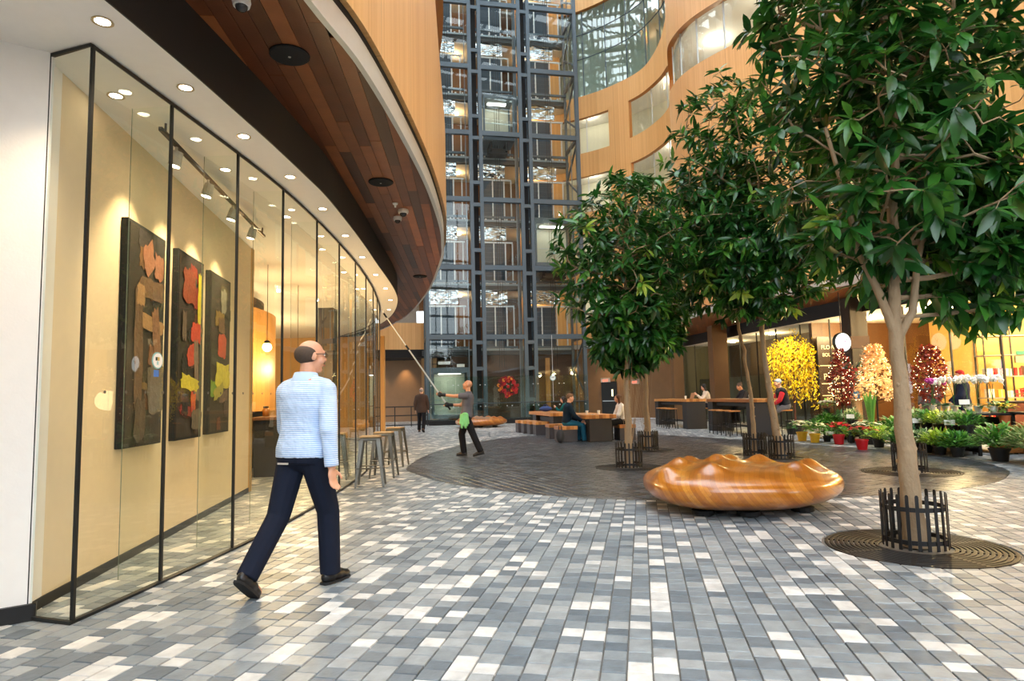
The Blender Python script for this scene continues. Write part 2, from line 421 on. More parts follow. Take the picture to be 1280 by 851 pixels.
# ================================================================== curved walls with openings
def wall_mesh(P, s, z0, z1, openings, inward, depth=0.22):
    """vertical wall on polyline P (arc length s) with openings [(s0,s1,zb(s),zt(s))]; returns (wall, reveal) MBs"""
    cuts = sorted(set([float(v) for v in s] + [q for o in openings for q in o[:2]]))
    cuts = np.array(cuts); Q = np.c_[np.interp(cuts, s, P[:, 0]), np.interp(cuts, s, P[:, 1])]
    I = offset(Q, inward * depth)
    w = MB(); rv = MB()
    def q4(mb, i, j, za, zb, A, B):
        mb.quad((*A[i], za[0]), (*A[j], za[1]), (*B[j], zb[1]), (*B[i], zb[0]), uv=[(cuts[i], za[0]), (cuts[j], za[1]), (cuts[j], zb[1]), (cuts[i], zb[0])])
    for i in range(len(cuts) - 1):
        j = i + 1; m = (cuts[i] + cuts[j]) / 2
        ops = sorted([o for o in openings if o[0] < m < o[1]], key=lambda o: o[2](m))
        lo = (z0, z0)
        for o in ops:
            zb = (o[2](cuts[i]), o[2](cuts[j])); zt = (o[3](cuts[i]), o[3](cuts[j]))
            q4(w, i, j, lo, zb, Q, Q)
            q4(rv, i, j, zb, zb, Q, I); q4(rv, i, j, zt, zt, I, Q)
            lo = zt
        q4(w, i, j, lo, (z1, z1), Q, Q)
    for o in openings:
        for e in o[:2]:
            k = int(np.argmin(abs(cuts - e)))
            rv.quad((*Q[k], o[2](e)), (*I[k], o[2](e)), (*I[k], o[3](e)), (*Q[k], o[3](e)))
    return w, rv
WIN_N = [0]
def glazing(P, s, op, inward, rec=0.18, pane=1.5, m=None, bar=0.03, barm=None, label=None, rails=()):
    """a window_<n> filling an opening: each pane and mullion an object"""
    WIN_N[0] += 1
    root = sroot('window_%d' % WIN_N[0], label)
    G = offset(P, inward * rec)
    n = max(1, int(round((op[1] - op[0]) / pane))); e = np.linspace(op[0], op[1], n + 1)
    for k in range(n):
        ss = np.linspace(e[k] + 0.012, e[k + 1] - 0.012, 5); A = np.c_[np.interp(ss, s, G[:, 0]), np.interp(ss, s, G[:, 1])]
        mb = MB(); ribbon(mb, A, [op[2](q) for q in ss], A, [op[3](q) for q in ss]); mb.build('pane', m or GLASS, root)
    for k in range(1, n) if n > 1 else []:
        p = lerp_path(G, s, e[k]); mb = MB(); zb, zt = op[2](e[k]), op[3](e[k])
        if zt - zb > .1:
            mb.box((p[0], p[1], (zb + zt) / 2), (bar, bar, zt - zb)); mb.build('mullion', barm or BLACK, root)
    for zr in rails:
        A = np.array([lerp_path(G, s, q) for q in np.linspace(op[0], op[1], 12)]); mb = MB()
        mb.tube([(p[0], p[1], zr) for p in A], 0.03, 6); mb.build('transom', barm or BLACK, root)
    return root

# ================================================================== building on the left
Z_CEIL, Z_SOF = 3.67, 4.15
GP, GS = spline([(-2.70, 3.98), (-2.62, 4.85), (-2.54, 5.85), (-2.49, 6.9), (-2.5, 8.2), (-2.56, 9.6), (-2.68, 11.3), (-2.98, 13.9), (-3.6, 17.3), (-4.7, 20.5), (-6.5, 23.5)], 0.1)
FP, FS = spline([(-3.4, -8), (-2.75, 0), (-2.33, 3.54), (-2.2, 5.04), (-2.13, 6.42), (-2.12, 7.6), (-2.28, 10.5), (-2.69, 15.03), (-3.84, 19.14), (-5.6, 22.4), (-8.5, 26)], 0.2)
DP, DS = spline([(-6, -12), (-3.0, -4), (-2.1, 0), (-1.6, 2.6), (-1.36, 4.32), (-1.21, 5.2), (-1.11, 6.64), (-1.06, 8.34), (-1.10, 10.2), (-1.2, 11.47), (-1.44, 13.18), (-2.34, 17.35), (-3.9, 22.44), (-6.4, 27.5), (-10, 31)], 0.2)
# white pier at the near end and the wall running on behind the camera
mb = MB(); mb.prism([(-3.02, 4.10), (-3.10, 4.16), (-3.2, 4.6), (-9, 4.6), (-9, -14), (-5.2, -14), (-5.2, 2.6), (-4.6, 2.95)], 0, Z_CEIL + .02)
struct(mb.build('wall_left', WHITE))
mb = MB()
for a, b in (((-3.005, 4.09), (-4.6, 2.935)), ((-3.005, 4.09), (-3.03, 4.13))):
    d = Vector((b[0] - a[0], b[1] - a[1], 0)); mb.at(((a[0] + b[0]) / 2, (a[1] + b[1]) / 2, 0.05), math.atan2(d.y, d.x)); mb.box((0, 0, 0), (d.length + .02, .03, .1))
struct(mb.build('baseboard_left', BLACK))
# white ceiling over the shop, with the strip outside the glass
mb = MB(); A = FP; B = FP.copy(); B[:, 0] = -13
ribbon(mb, A, Z_CEIL, B, Z_CEIL); ribbon(mb, B, Z_CEIL + .05, A, Z_CEIL + .05)
ceil = struct(mb.build('ceiling', WHITE))
# black fascia between the white ceiling and the timber soffit
mb = MB(); ribbon(mb, FP, Z_CEIL - 0.005, FP, Z_SOF + .02); ribbon(mb, offset(FP, -.012), Z_CEIL - .005, FP, Z_CEIL - .005)
struct(mb.build('trim_1', pmat('black_fascia', srgb(26, 25, 27), 0.6, var=.05)))
# timber soffit laid in planks
SOF = sroot('ceiling_soffit', 'dark cedar plank soffit under the curved bamboo balcony')
PLANK = attrmat('cedar_plank', 'shade', [(0, srgb(64, 32, 14)), (0.35, srgb(98, 50, 22)), (0.7, srgb(124, 68, 32)), (1, srgb(150, 88, 46))], rough=0.42, bump=.1, nmix=.18, nscale=5)
mb = MB(); ribbon(mb, DP, Z_SOF + .03, FP[np.linspace(0, len(FP) - 1, len(DP)).astype(int)] - [1.0, 0], Z_SOF + .03)
mb.build('soffit_backing', BLACKM, SOF)
def soffit_planks(root, outP, x_in, y0, y1, w, zt, ang, seed, side=1, m=None):
    """planks across a soffit: cut along the outer edge path outP, running on behind the fascia"""
    R = random.Random(seed); a = math.radians(ang); el = np.array([math.sin(a), math.cos(a)]); ew = np.array([math.cos(a), -math.sin(a)])
    ol = outP @ el; ow = outP @ ew
    o = np.argsort(ol); ol, ow = ol[o], ow[o]
    ws = [(p @ ew) for p in (outP)]; wlo, whi = min(ws), max(ws)
    rows = []
    k0 = int(math.floor((min(wlo, x_in)) / w)); k1 = int(math.ceil(max(whi, x_in) / w))
    for k in range(k0, k1 + 1):
        q = y0 - R.random() * 1.5
        while q < y1:
            ln = R.uniform(1.6, 3.4); aa = np.linspace(q + .002, q + ln - .002, 9); q += ln
            lim = np.interp(aa, ol, ow)
            if side > 0: lo = np.full(9, k * w + .002); hi = np.minimum((k + 1) * w - .002, lim)
            else: hi = np.full(9, (k + 1) * w - .002); lo = np.maximum(k * w + .002, lim)
            ok = hi - lo > 0.004
            if not ok.any(): continue
            i0, i1 = np.argmax(ok), 8 - np.argmax(ok[::-1])
            if i1 <= i0: continue
            zc = zt + R.uniform(0, .003); mb = MB(); rings = []
            for i in range(i0, i1 + 1):
                l_, h_ = lo[i], max(hi[i], lo[i] + .003) if side > 0 else hi[i]
                if side < 0: l_ = min(l_, h_ - .003)
                p, r = el * aa[i] + ew * l_, el * aa[i] + ew * h_
                rings.append([(*p, zc), (*r, zc), (*r, zc + .018), (*p, zc + .018)])
            mb.loft(rings, val=max(.01, R.random())); mb.build('plank', m or PLANK, root)
sel = (DP[:, 1] > 1.5) & (DP[:, 1] < 29)
soffit_planks(SOF, DP[sel], -2.6, 2.3, 25, 0.13, Z_SOF, -4, 11)
# pale metal edge below the bamboo
mb = MB(); ribbon(mb, DP, Z_SOF - .02, DP, Z_SOF + .2); ribbon(mb, offset(DP, .05), Z_SOF - .02, DP, Z_SOF - .02)
struct(mb.build('trim_2', ALU))
mb = MB(); ribbon(mb, DP, Z_SOF + .2, DP, Z_SOF + .32)
struct(mb.build('trim_3', BLACKM))
BP = offset(DP, -.05)
def syl(Y): return float(np.interp(Y, BP[:, 1], DS))
a0, a1 = syl(8.0), syl(17.5)
def zb_l(q):
    t = (q - a0) / (a1 - a0); return 6.05 + 2.6 * max(0, (0.36 - t) / .36) ** 2.6 + 1.2 * max(0, (t - .6) / .4) ** 2
ops_l = [(a0, a1, zb_l, lambda q: 8.85)]
for lv in (11.0, 14.8, 18.6): ops_l.append((syl(5), syl(14), (lambda q, lv=lv: lv), (lambda q, lv=lv: lv + 2)))
w, rv = wall_mesh(BP, DS, Z_SOF + .27, 24, ops_l, 1)
ribbon(w, BP, Z_SOF + .27, offset(BP, .08), Z_SOF + .27)
wl = struct(w.build('wall_left_balcony', BAMBOO), 'curved bamboo clad balcony wall')
rv.build('window_frame', WOODRIM, wl)
for o_ in ops_l: glazing(BP, DS, o_, 1, label='curved window in the bamboo wall')
# ------------------------------------------------------------------ shop front glass
joints = [4.0, 4.83, 5.85, 6.9, 8.15, 9.4, 10.7, 12.0, 13.3, 14.6, 15.9, 17.2, 18.6, 20.0]
def sg(Y): return float(np.interp(Y, GP[:, 1], GS))
WIN_N[0] += 1
shop = sroot('window_%d' % WIN_N[0], 'tall frameless glass shop front with dark joints')
mull = pmat('dark_joint', srgb(18, 20, 20), .5)
for k in range(len(joints) - 1):
    ss = np.linspace(sg(joints[k]) + .008, sg(joints[k + 1]) - .008, 6); A = np.c_[np.interp(ss, GS, GP[:, 0]), np.interp(ss, GS, GP[:, 1])]
    mb = MB(); ribbon(mb, A, .03, A, Z_CEIL - .03); mb.build('pane', GLASS, shop)
for k, Y in enumerate(joints):
    p = lerp_path(GP, GS, sg(Y)); t = lerp_path(GP, GS, sg(Y) + .1) - lerp_path(GP, GS, sg(Y) - .1); t /= np.linalg.norm(t); n = np.array([-t[1], t[0]])
    mb = MB(); mb.at((p[0], p[1], 0), math.atan2(t[1], t[0])); mb.box((0, 0, Z_CEIL / 2), (.022, .02, Z_CEIL - .01)); mb.build('mullion', mull, shop)
    if 0 < k < 9:
        q0, q1 = p + n * .015, p + n * .33
        mb = MB(); mb.quad((*q0, .03), (*q1, .03), (*q1, Z_CEIL - .03), (*q0, Z_CEIL - .03)); mb.build('glass_fin', GLASS, shop)
        mb = MB(); mb.box((*((q1) ), Z_CEIL / 2), (.004, .004, Z_CEIL - .06)); mb.build('fin_edge', pmat('fin_edge_green', srgb(110, 122, 104), .3), shop)
for Y in np.arange(4.2, 8.0, .2):
    p = lerp_path(GP, GS, sg(Y)); t = lerp_path(GP, GS, sg(Y) + .1) - lerp_path(GP, GS, sg(Y) - .1)
    mb = MB(); mb.at((p[0] + .004, p[1], 1.4), math.atan2(t[1], t[0]), PI / 2); mb.lathe([(.002, 0), (.011, 0), (.011, .002), (.002, .002)], 8); mb.build('marker_dot', pmat('grey_marker', srgb(96, 90, 80), .6), shop)
q0, q1 = np.array([-3.05, 4.10]), GP[0]
mb = MB(); mb.quad((*q0, .03), (*q1, .03), (*q1, Z_CEIL - .03), (*q0, Z_CEIL - .03)); mb.build('pane', GLASS, shop)
mb = MB(); mb.box((q0[0], q0[1], Z_CEIL / 2), (.03, .03, Z_CEIL - .01)); mb.build('mullion', mull, shop)
mb = MB()
for z in (.015, Z_CEIL - .015):
    mb.tube([(q0[0], q0[1], z)] + [(p[0], p[1], z) for p in GP[::4]], .016, 4)
mb.build('glazing_track', mull, shop)
# ------------------------------------------------------------------ display wall inside, pictures, track lights
CREAM = pmat('cream_plaster', srgb(226, 206, 172), .8, var=.04)
WA, WB = np.array([-3.12, 4.2]), np.array([-3.95, 9.6])
wd_ = (WB - WA) / np.linalg.norm(WB - WA); wn = np.array([wd_[1], -wd_[0]])
mb = MB(); th = -wn * .25
mb.prism([tuple(WA), tuple(WB), tuple(WB + th), tuple(WA + th)], 0, Z_CEIL)
struct(mb.build('wall_display', CREAM))
mb = MB(); mb.prism([tuple(WA + wn * .012), tuple(WB + wn * .012), tuple(WB), tuple(WA)], 0, .07); struct(mb.build('baseboard_display', BLACK))
def on_wall(x, y):
    d = ray(x, y); t = (np.append(WA, 0) - CAM)[:2] @ wn / (d[:2] @ wn); return CAM + d * t
def picture(x0, x1, yt, yb, label, prof):
    a = on_wall(x0, (yt + yb) / 2); b = on_wall(x1, (yt + yb) / 2); zt = on_wall(x0, yt)[2]; zb = on_wall(x0, yb)[2]
    u0 = (a[:2] - WA) @ wd_; u1 = (b[:2] - WA) @ wd_; W, H = u1 - u0, zt - zb
    c = WA + wd_ * (u0 + u1) / 2
    t = thing('painting', label, 'painting', (c[0] + wn[0] * .03, c[1] + wn[1] * .03, zb), math.atan2(wd_[1], wd_[0]))
    mb = MB(); mb.box((0, 0, H / 2), (W, .06, H), .004); mb.build('canvas_box', BLACKM, t)
    mb = MB(); mb.box((0, -.032, H / 2), (W * .94, .006, H * .97)); mb.build('canvas', pmat('dark_canvas', srgb(38, 28, 20), .7, var=.5, scale=6), t)
    Rp = random.Random(int(x0)); cols_ = [p[4] for p in prof] + [(58, 42, 30), (84, 58, 38), (24, 20, 18)]
    prof = [(Rp.uniform(-.4, .4), Rp.uniform(.04, .96), Rp.uniform(.15, .5), Rp.uniform(.03, .13), [int(v * Rp.uniform(.45, .8)) for v in Rp.choice(cols_)], Rp.uniform(-.3, .3)) for _ in range(16)] + list(prof)
    for k, (px, pz, pw, ph, col, rot) in enumerate(prof):
        mb = MB(); R = random.Random(k * 7 + int(x0)); n = 22
        pts = []
        for j in range(n):
            aa = 2 * PI * j / n; q = max(abs(math.cos(aa)), abs(math.sin(aa))); rr = (1 / q) ** .95 * R.uniform(.8, 1.08)
            lx, lz = pw / 2 * rr * math.cos(aa), ph / 2 * rr * math.sin(aa)
            X = px + lx * math.cos(rot) - lz * H / W * math.sin(rot) * .5; Zq = pz + lz * math.cos(rot) + lx * W / H * math.sin(rot)
            pts.append((min(max(X, -.46), .46) * W, H * min(max(Zq, .02), .98)))
        y = -.0355 - .0006 * k
        mb.loft([[(p[0], y + .003, p[1]) for p in pts], [(p[0], y, p[1]) for p in pts]])
        mb.build('paint_patch', pmat('paint_%d_%d_%d' % tuple(col), srgb(*col), .65, var=.45, scale=14, bump=.4, bscale=30), t)
    return t
brown, tan, rust, red, yel, dk, pink = (96, 66, 42), (150, 112, 72), (128, 54, 22), (172, 52, 22), (190, 176, 36), (30, 24, 20), (150, 96, 70)
picture(147, 196, 268, 561, 'tall dark painting with brown and tan patches, no yellow', [(.0, .86, .3, .16, pink, .5), (.28, .84, .26, .13, pink, 0), (.1, .72, .7, .1, brown, 0), (.1, .56, .75, .07, tan, -.1), (-.22, .42, .22, .55, brown, .05), (.25, .5, .22, .3, (120, 76, 44), .4), (-.2, .68, .2, .1, tan, 0), (.25, .25, .5, .22, (88, 78, 64), .1), (-.15, .12, .3, .2, (74, 54, 40), 0)])
picture(213, 246, 308, 551, 'tall dark painting with orange top and yellow vertical bar', [(-.1, .82, .5, .2, rust, 0), (.3, .78, .16, .3, yel, 0), (.18, .58, .4, .12, red, 0), (.0, .45, .35, .12, red, .3), (.2, .38, .18, .35, (110, 92, 74), .2), (-.05, .3, .7, .08, yel, -.1), (.1, .2, .2, .12, red, 0), (.25, .1, .4, .12, (92, 80, 64), 0), (-.3, .6, .15, .16, (88, 70, 56), 0)])
picture(255, 281, 336, 543, 'narrow dark painting with red and yellow middle', [(.1, .84, .3, .16, (120, 116, 100), .2), (.05, .55, .4, .16, red, 0), (.1, .36, .7, .16, yel, 0), (-.1, .26, .5, .08, (150, 140, 40), .3), (.0, .68, .3, .1, brown, 0)])
# track with spotlights
WARM = (1.0, .74, .42)
tk = thing('track_light', 'black ceiling track with square spotlights above the paintings', 'track light', (0, 0, 0))
p0 = np.array([-2.86, 5.1, 3.58]); p1 = np.array([-3.36, 8.6, 3.58])
mb = MB(); mb.tube([tuple(p0), tuple(p1)], .022, 4); mb.build('track', BLACK, tk)
for f_ in (.03, .97):
    q = p0 + (p1 - p0) * f_; mb = MB(); mb.cyl(tuple(q), (q[0], q[1], Z_CEIL), .01, n=6); mb.build('hanger', BLACK, tk)
for k, f_ in enumerate((.1, .34, .58, .82)):
    q = p0 + (p1 - p0) * f_
    tgt = WA + wd_ * ((q[:2] - WA) @ wd_); tgt = np.array([*tgt, 1.9]); d = (tgt - q); d /= np.linalg.norm(d)
    mb = MB(); mb.cyl(tuple(q), tuple(q - [0, 0, .1]), .012, n=6); hd = q - np.array([0, 0, .12])
    mb.cyl(tuple(hd - d * .06), tuple(hd + d * .07), .045, .055, n=12); h_ = mb.build('spot_head', pmat('pale_lamp_body', srgb(170, 165, 155), .4), tk)
    mb = MB(); mb.cyl(tuple(hd + d * .071), tuple(hd + d * .074), .045, n=12); mb.build('lens', emat('spot_lens', (1, .8, .5, 1), 14), h_)
    spot('track_spot_lamp', tuple(hd + d * .1), tuple(tgt), 48, WARM, 1.5, .8)
# recessed downlights in the white strip outside and the ceiling inside
def downlight(x, y, z, power=0, col=(1, .8, .55), grp='downlights in the white ceiling strip', label='small round recessed downlight in the white ceiling strip', r=.045):
    t = thing('downlight', label, 'downlight', (x, y, z), 0, grp)
    mb = MB(); mb.lathe([(r, 0), (r * 1.35, 0), (r * 1.4, -.006), (r, -.004)], 14, cap=False); mb.build('trim_ring', pmat('downlight_ring', srgb(186, 170, 140), .4, .4), t)
    mb = MB(); mb.lathe([(0.001, -.001), (r, -.001), (r, -.003), (.001, -.003)], 12); mb.build('lamp_disc', emat('downlight_disc', (1, .86, .62, 1), 14), t)
    if power: spot('downlight_lamp', (x, y, z - .02), (x, y, 0), power, col, 2.0, .7, .04)
mid = (GP[np.argmin(abs(GP[:, 1][:, None] - FP[:, 1][None]), 0)] + FP) / 2
for k, Y in enumerate((3.75, 4.6, 5.5, 6.55, 7.7, 9.0, 10.4, 11.9, 13.4, 15, 16.6)):
    x = float(np.interp(Y, FP[:, 1], FP[:, 0])) - .17; downlight(x, Y, Z_CEIL, 45 if k % 2 == 0 else 0)
for Y in (4.7, 6.3, 8.0, 9.8, 11.6, 13.4):
    x = float(np.interp(Y, GP[:, 1], GP[:, 0])) - .35
    downlight(x, Y, Z_CEIL, 0, grp='downlights inside the shop', label='small round downlight in the ceiling behind the shop glass')
# loudspeakers, cameras and sprinklers in the soffit
for px, py, r in ((362, 68, .16), (476, 227, .16), (525, 345, .16)):
    p = atz(px, py, Z_SOF); t = thing('ceiling_speaker', 'flat round black loudspeaker in the cedar soffit', 'speaker', (p[0], p[1], Z_SOF), 0, 'round speakers in the soffit')
    mb = MB(); mb.lathe([(.01, 0), (r, 0), (r, -.012), (r * .93, -.02), (.01, -.02)], 24); mb.build('grille', BLACKM, t)
    mb = MB(); mb.lathe([(.002, -.021), (.012, -.021), (.012, -.026), (.002, -.026)], 8); mb.build('centre_led', pmat('grey_dot', srgb(170, 170, 165), .4), t)
for px, py, sc, lab in ((504, 266, 1.0, 'larger white dome camera hanging from the cedar soffit'), (497, 275, .85, 'smaller white dome camera beside the larger one on the soffit'), (302, 2, .8, 'white sprinkler housing on the cedar soffit near the black fascia')):
    p = atz(px, py - 4, Z_SOF); t = thing('dome_camera', lab, 'camera', (p[0], p[1], Z_SOF))
    mb = MB(); mb.lathe([(.01, 0), (.075 * sc, 0), (.08 * sc, -.03), (.07 * sc, -.06), (.01, -.06)], 16); mb.build('housing', pmat('white_plastic', srgb(236, 236, 234), .4), t)
    mb = MB(); mb.sph((0, 0, -.06), (.055 * sc, .055 * sc, .05 * sc)); mb.build('dome', pmat('smoked_dome', srgb(60, 60, 62), .1), t, True)
p = atz(494, 254, Z_SOF); t = thing('sprinkler_head', 'tiny white sprinkler head beside the dome cameras', 'sprinkler', (p[0], p[1], Z_SOF))
mb = MB(); mb.lathe([(.01, 0), (.04, 0), (.035, -.02), (.015, -.03), (.015, -.06), (.01, -.06)], 12); mb.build('body', MATS['white_plastic'], t)
# ------------------------------------------------------------------ room behind the glass further along
INW = bamboomat('bamboo_inside', srgb(176, 118, 52), srgb(214, 156, 82))
mb = MB(); mb.box((-9.6, 14, Z_CEIL / 2), (.2, 18, Z_CEIL)); mb.box((-6.3, 9.65, Z_CEIL / 2), (4.7, .15, Z_CEIL)); mb.box((-7.2, 23.5, Z_CEIL / 2), (5, .2, Z_CEIL))
struct(mb.build('wall_cafe', pmat('ochre_wall', srgb(196, 152, 92), .7, var=.06)))
CPt, CSs = spline([(-6.6, 9.8), (-5.6, 10.7), (-5.1, 12.2), (-5.2, 14), (-6, 15.5)], .2)
w, rv = wall_mesh(CPt, CSs, 1.15, 3.2, [(1.2, 3.0, lambda q: 1.5, lambda q: 2.3)], 1, .15)
wc = struct(w.build('wall_cafe_curve', INW)); rv.build('window_frame', WOODRIM, wc)
mb = MB(); ribbon(mb, offset(CPt, .25), 0, offset(CPt, .25), 3.5); struct(mb.build('wall_cafe_core', pmat('dark_core', srgb(46, 38, 32), .6)))
for x, y in ((-4.35, 9.75), (-4.7, 16.2)):
    mb = MB(); mb.prism([(x - .2, y - .2), (x + .2, y - .2), (x + .2, y + .2), (x - .2, y + .2)], 0, Z_CEIL); struct(mb.build('wall_column', pmat('dark_column', srgb(58, 46, 36), .6)))
t = thing('cafe_counter', 'dark cafe counter behind the shop glass', 'counter', (-4.6, 13.2, 0), math.radians(8))
mb = MB(); mb.box((0, 0, .5), (.55, 3.4, 1.0), .01); mb.build('body', BLACKM, t)
mb = MB(); mb.box((0, 0, 1.03), (.66, 3.5, .06), .01); mb.build('worktop', pmat('dark_oak', srgb(92, 58, 30), .4, var=.2, scale=4), t)
for k in range(5):
    p = (-4.62 + .05 * k, 12.0 + .55 * k, 1.06); t = thing('coffee_jar', 'small amber jar on the dark cafe counter', 'jar', p, 0, 'jars on the cafe counter')
    mb = MB(); mb.lathe([(.02, 0), (.06, .005), (.065, .12), (.045, .16), (.02, .16)], 12); mb.build('jar_body', pmat('amber_jar', srgb(150, 92, 34), .25), t, True)
    mb = MB(); mb.lathe([(.01, .16), (.05, .16), (.05, .19), (.01, .19)], 12); mb.build('lid', BLACK, t)
def pendant(x, y, z, power, label, top=Z_CEIL):
    t = thing('pendant_lamp', label, 'lamp', (x, y, z), 0, 'glowing pendant lamps in the cafe')
    mb = MB(); mb.cyl((0, 0, .1), (0, 0, top - z), .006, n=6); mb.build('cord', BLACK, t)
    mb = MB(); mb.lathe([(.02, .12), (.05, .1), (.05, .06), (.02, .06)], 12); mb.build('socket', BLACK, t)
    mb = MB(); mb.sph((0, 0, 0), .075); mb.build('globe', emat('warm_globe', (1, .62, .25, 1), 26), t, True)
    point('pendant_light', (x, y, z - .16), power, (1, .68, .34), .08)
pendant(-4.15, 10.8, 2.25, 60, 'warm glowing globe pendant lamp behind the shop glass')
pendant(-4.3, 12.8, 2.25, 60, 'warm glowing globe pendant lamp behind the shop glass')
pendant(-4.6, 15.0, 2.25, 60, 'warm glowing globe pendant lamp behind the shop glass')
pendant(-7.4, 12.5, 2.5, 120, 'warm glowing globe pendant lamp behind the shop glass')
pendant(-7.2, 18.0, 2.5, 120, 'warm glowing globe pendant lamp behind the shop glass')
# ================================================================== glass elevator tower
TW = thing('elevator_tower', 'dark steel framed glass elevator tower with three shafts', 'elevator tower', (-4.5, 34.0, 0), math.atan2(1.7, 8.7))
LV = [4.62, 8.44, 12.25, 16.05, 19.9, 23.7, 27.5]
UC_ = [0, 2.5, 3.06, 5.36, 5.9, 8.7]
def tb(name, c, size, m=STEEL, parent=TW, bev=0.0):
    mb = MB(); mb.box(c, size, bev); return mb.build(name, m, parent)
TOPZ = 27.6
for u in UC_: tb('column', (u, 0, TOPZ / 2), (.2, .24, TOPZ))
for u in (0, 3.0, 5.6, 8.7): tb('rear_column', (u, 2.3, TOPZ / 2), (.14, .14, TOPZ))
bays = [(0, 2.5), (3.06, 5.36), (5.9, 8.7)]
for z in LV:
    for a, b in bays:
        tb('beam', ((a + b) / 2, 0, z), (b - a - .2, .2, .26))
        tb('rear_beam', ((a + b) / 2, 1.9, z - .42), (b - a - .1, .12, .12))
    for a, b in ((2.5, 3.06), (5.36, 5.9)):
        for dz in (-.3, .95): tb('rung', ((a + b) / 2, 0, z + dz), (b - a - .2, .2, .2))
    tb('side_beam', (8.7, 1.15, z), (.14, 2.2, .2)); tb('side_beam', (0, 1.15, z), (.14, 2.2, .2))
    mb = MB(); mb.cyl((8.7, .1, z - .2), (8.7, 2.2, z - 1.7), .06, n=6); mb.build('brace', STEEL, TW)
    mb = MB(); mb.cyl((8.7, .1, z - 3.2), (8.7, 2.2, z - 1.8), .06, n=6); mb.build('brace', STEEL, TW)
for a, b in ((2.5, 3.06), (5.36, 5.9)):
    tb('shaft_spine', ((a + b) / 2, .35, TOPZ / 2), (.3, .05, TOPZ), BLACKM)
    for z in (1.2, 2.9): tb('rung', ((a + b) / 2, 0, z), (b - a - .2, .2, .2))
RAIL = pmat('guide_rail', srgb(120, 128, 134), .35, .6)
for a, b in bays:
    for u in (a + .2, b - .2):
        mb = MB(); mb.box((u, .7, TOPZ / 2), (.045, .06, TOPZ)); mb.build('guide_rail', RAIL, TW)
    for du in (-.12, .0, .14):
        mb = MB(); mb.cyl(((a + b) / 2 + du, 1.2, 3), ((a + b) / 2 + du, 1.2, TOPZ), .012, n=5); mb.build('cable', BLACK, TW)
# landings: slab, slatted doors, pale frames, wavy polished transoms
SLAT = pmat('slat_blue_grey', srgb(58, 76, 92), .5, .2)
FRM = pmat('pale_door_frame', srgb(206, 210, 210), .4, .3)
def wavy():
    m = bpy.data.materials.new('wavy_polished_panel'); m.use_nodes = True; nt = m.node_tree; N = nt.nodes; L = nt.links
    b = N['Principled BSDF']; b.inputs['Metallic'].default_value = .9; b.inputs['Roughness'].default_value = .08; b.inputs['Base Color'].default_value = (.62, .68, .72, 1)
    g = N.new('ShaderNodeNewGeometry'); n = N.new('ShaderNodeTexNoise'); n.inputs['Scale'].default_value = 1.6; n.inputs['Detail'].default_value = 2
    mp = N.new('ShaderNodeMapping'); mp.inputs['Scale'].default_value = (.7, .7, 2.4); L.new(g.outputs['Position'], mp.inputs[0]); L.new(mp.outputs[0], n.inputs['Vector'])
    bp = N.new('ShaderNodeBump'); bp.inputs['Strength'].default_value = .8; bp.inputs['Distance'].default_value = .25; L.new(n.outputs['Fac'], bp.inputs['Height']); L.new(bp.outputs[0], b.inputs['Normal'])
    return m
WAVY = wavy()
YB = 2.6
leafm = {}
def door_leaf(w, h):
    k = (round(w, 2), round(h, 2))
    if k not in leafm:
        mb = MB(); n = 9
        mb.box((0, .02, h / 2), (w, .02, h))
        for i in range(n):
            z = h * (i + .5) / n; mb.at((0, -.01, z), 0, .3); mb.box((0, 0, 0), (w, .025, h / n * .9))
        leafm[k] = mb.mesh('door_leaf')
    return leafm[k]
for fi, z in enumerate(LV[:-1]):
    zs = z - .5; nxt = LV[fi + 1] - .5; dh = 2.5
    tb('landing_slab', (4.35, YB + 1.5, zs - .16), (9.0, 3.4, .3), pmat('slab_edge', srgb(66, 74, 80), .6))
    tb('ceiling_panel', (4.35, YB + 1.6, nxt - .34), (9.0, 3.0, .04), pmat('lobby_ceiling', srgb(210, 200, 180), .7))
    for bi, (a, b) in enumerate(bays):
        W = b - a; du0 = a + W * (.17 if bi == 1 else .06 if bi == 0 else .06); lw = W * (.29 if bi == 1 else .32 if bi == 0 else .31)
        for k in range(2):
            o = obj('landing_door', door_leaf(lw - .05, dh), SLAT, TW); o.location = (du0 + lw * (k + .5), YB, zs)
            mb = MB()
            for q in range(1): mb.box((du0 + lw * (k + .5) , YB - .05, zs + .06), (lw - .1, .05, .1))
            mb.build('sill_plate', FRM, TW)
        for u in (du0 - .03, du0 + lw, du0 + 2 * lw + .03, b - .22 if bi != 1 else b - .12):
            mb = MB(); mb.box((u, YB - .03, zs + dh / 2), (.07, .08, dh)); mb.build('door_frame', FRM, TW)
        mb = MB(); mb.box(((a + b) / 2, YB - .03, zs + dh + .05), (W - .2, .08, .09)); mb.build('door_head', FRM, TW)
        pw = W * .72
        mb = MB(); mb.box((a + .15 + pw / 2, YB - .06, (zs + dh + nxt) / 2 - .05), (pw, .03, nxt - zs - dh - .42)); mb.build('transom_panel', WAVY, TW)
    mb = MB()
    for u in np.arange(.3, 8.6, .42): mb.box((u, YB - .12, zs + .1), (.1, .08, .16))
    mb.build('sill_brackets', FRM, TW)
    mb = MB(); mb.box((4.35, 2.35, zs - .02), (8.7, .1, .1)); mb.build('slab_nosing', pmat('pale_blue_steel', srgb(150, 164, 172), .4, .4), TW)
tb('lobby_wall', (4.35, YB + 3.2, TOPZ / 2), (9.0, .1, TOPZ), pmat('lobby_timber', srgb(104, 72, 42), .6, var=.4, scale=1.2))
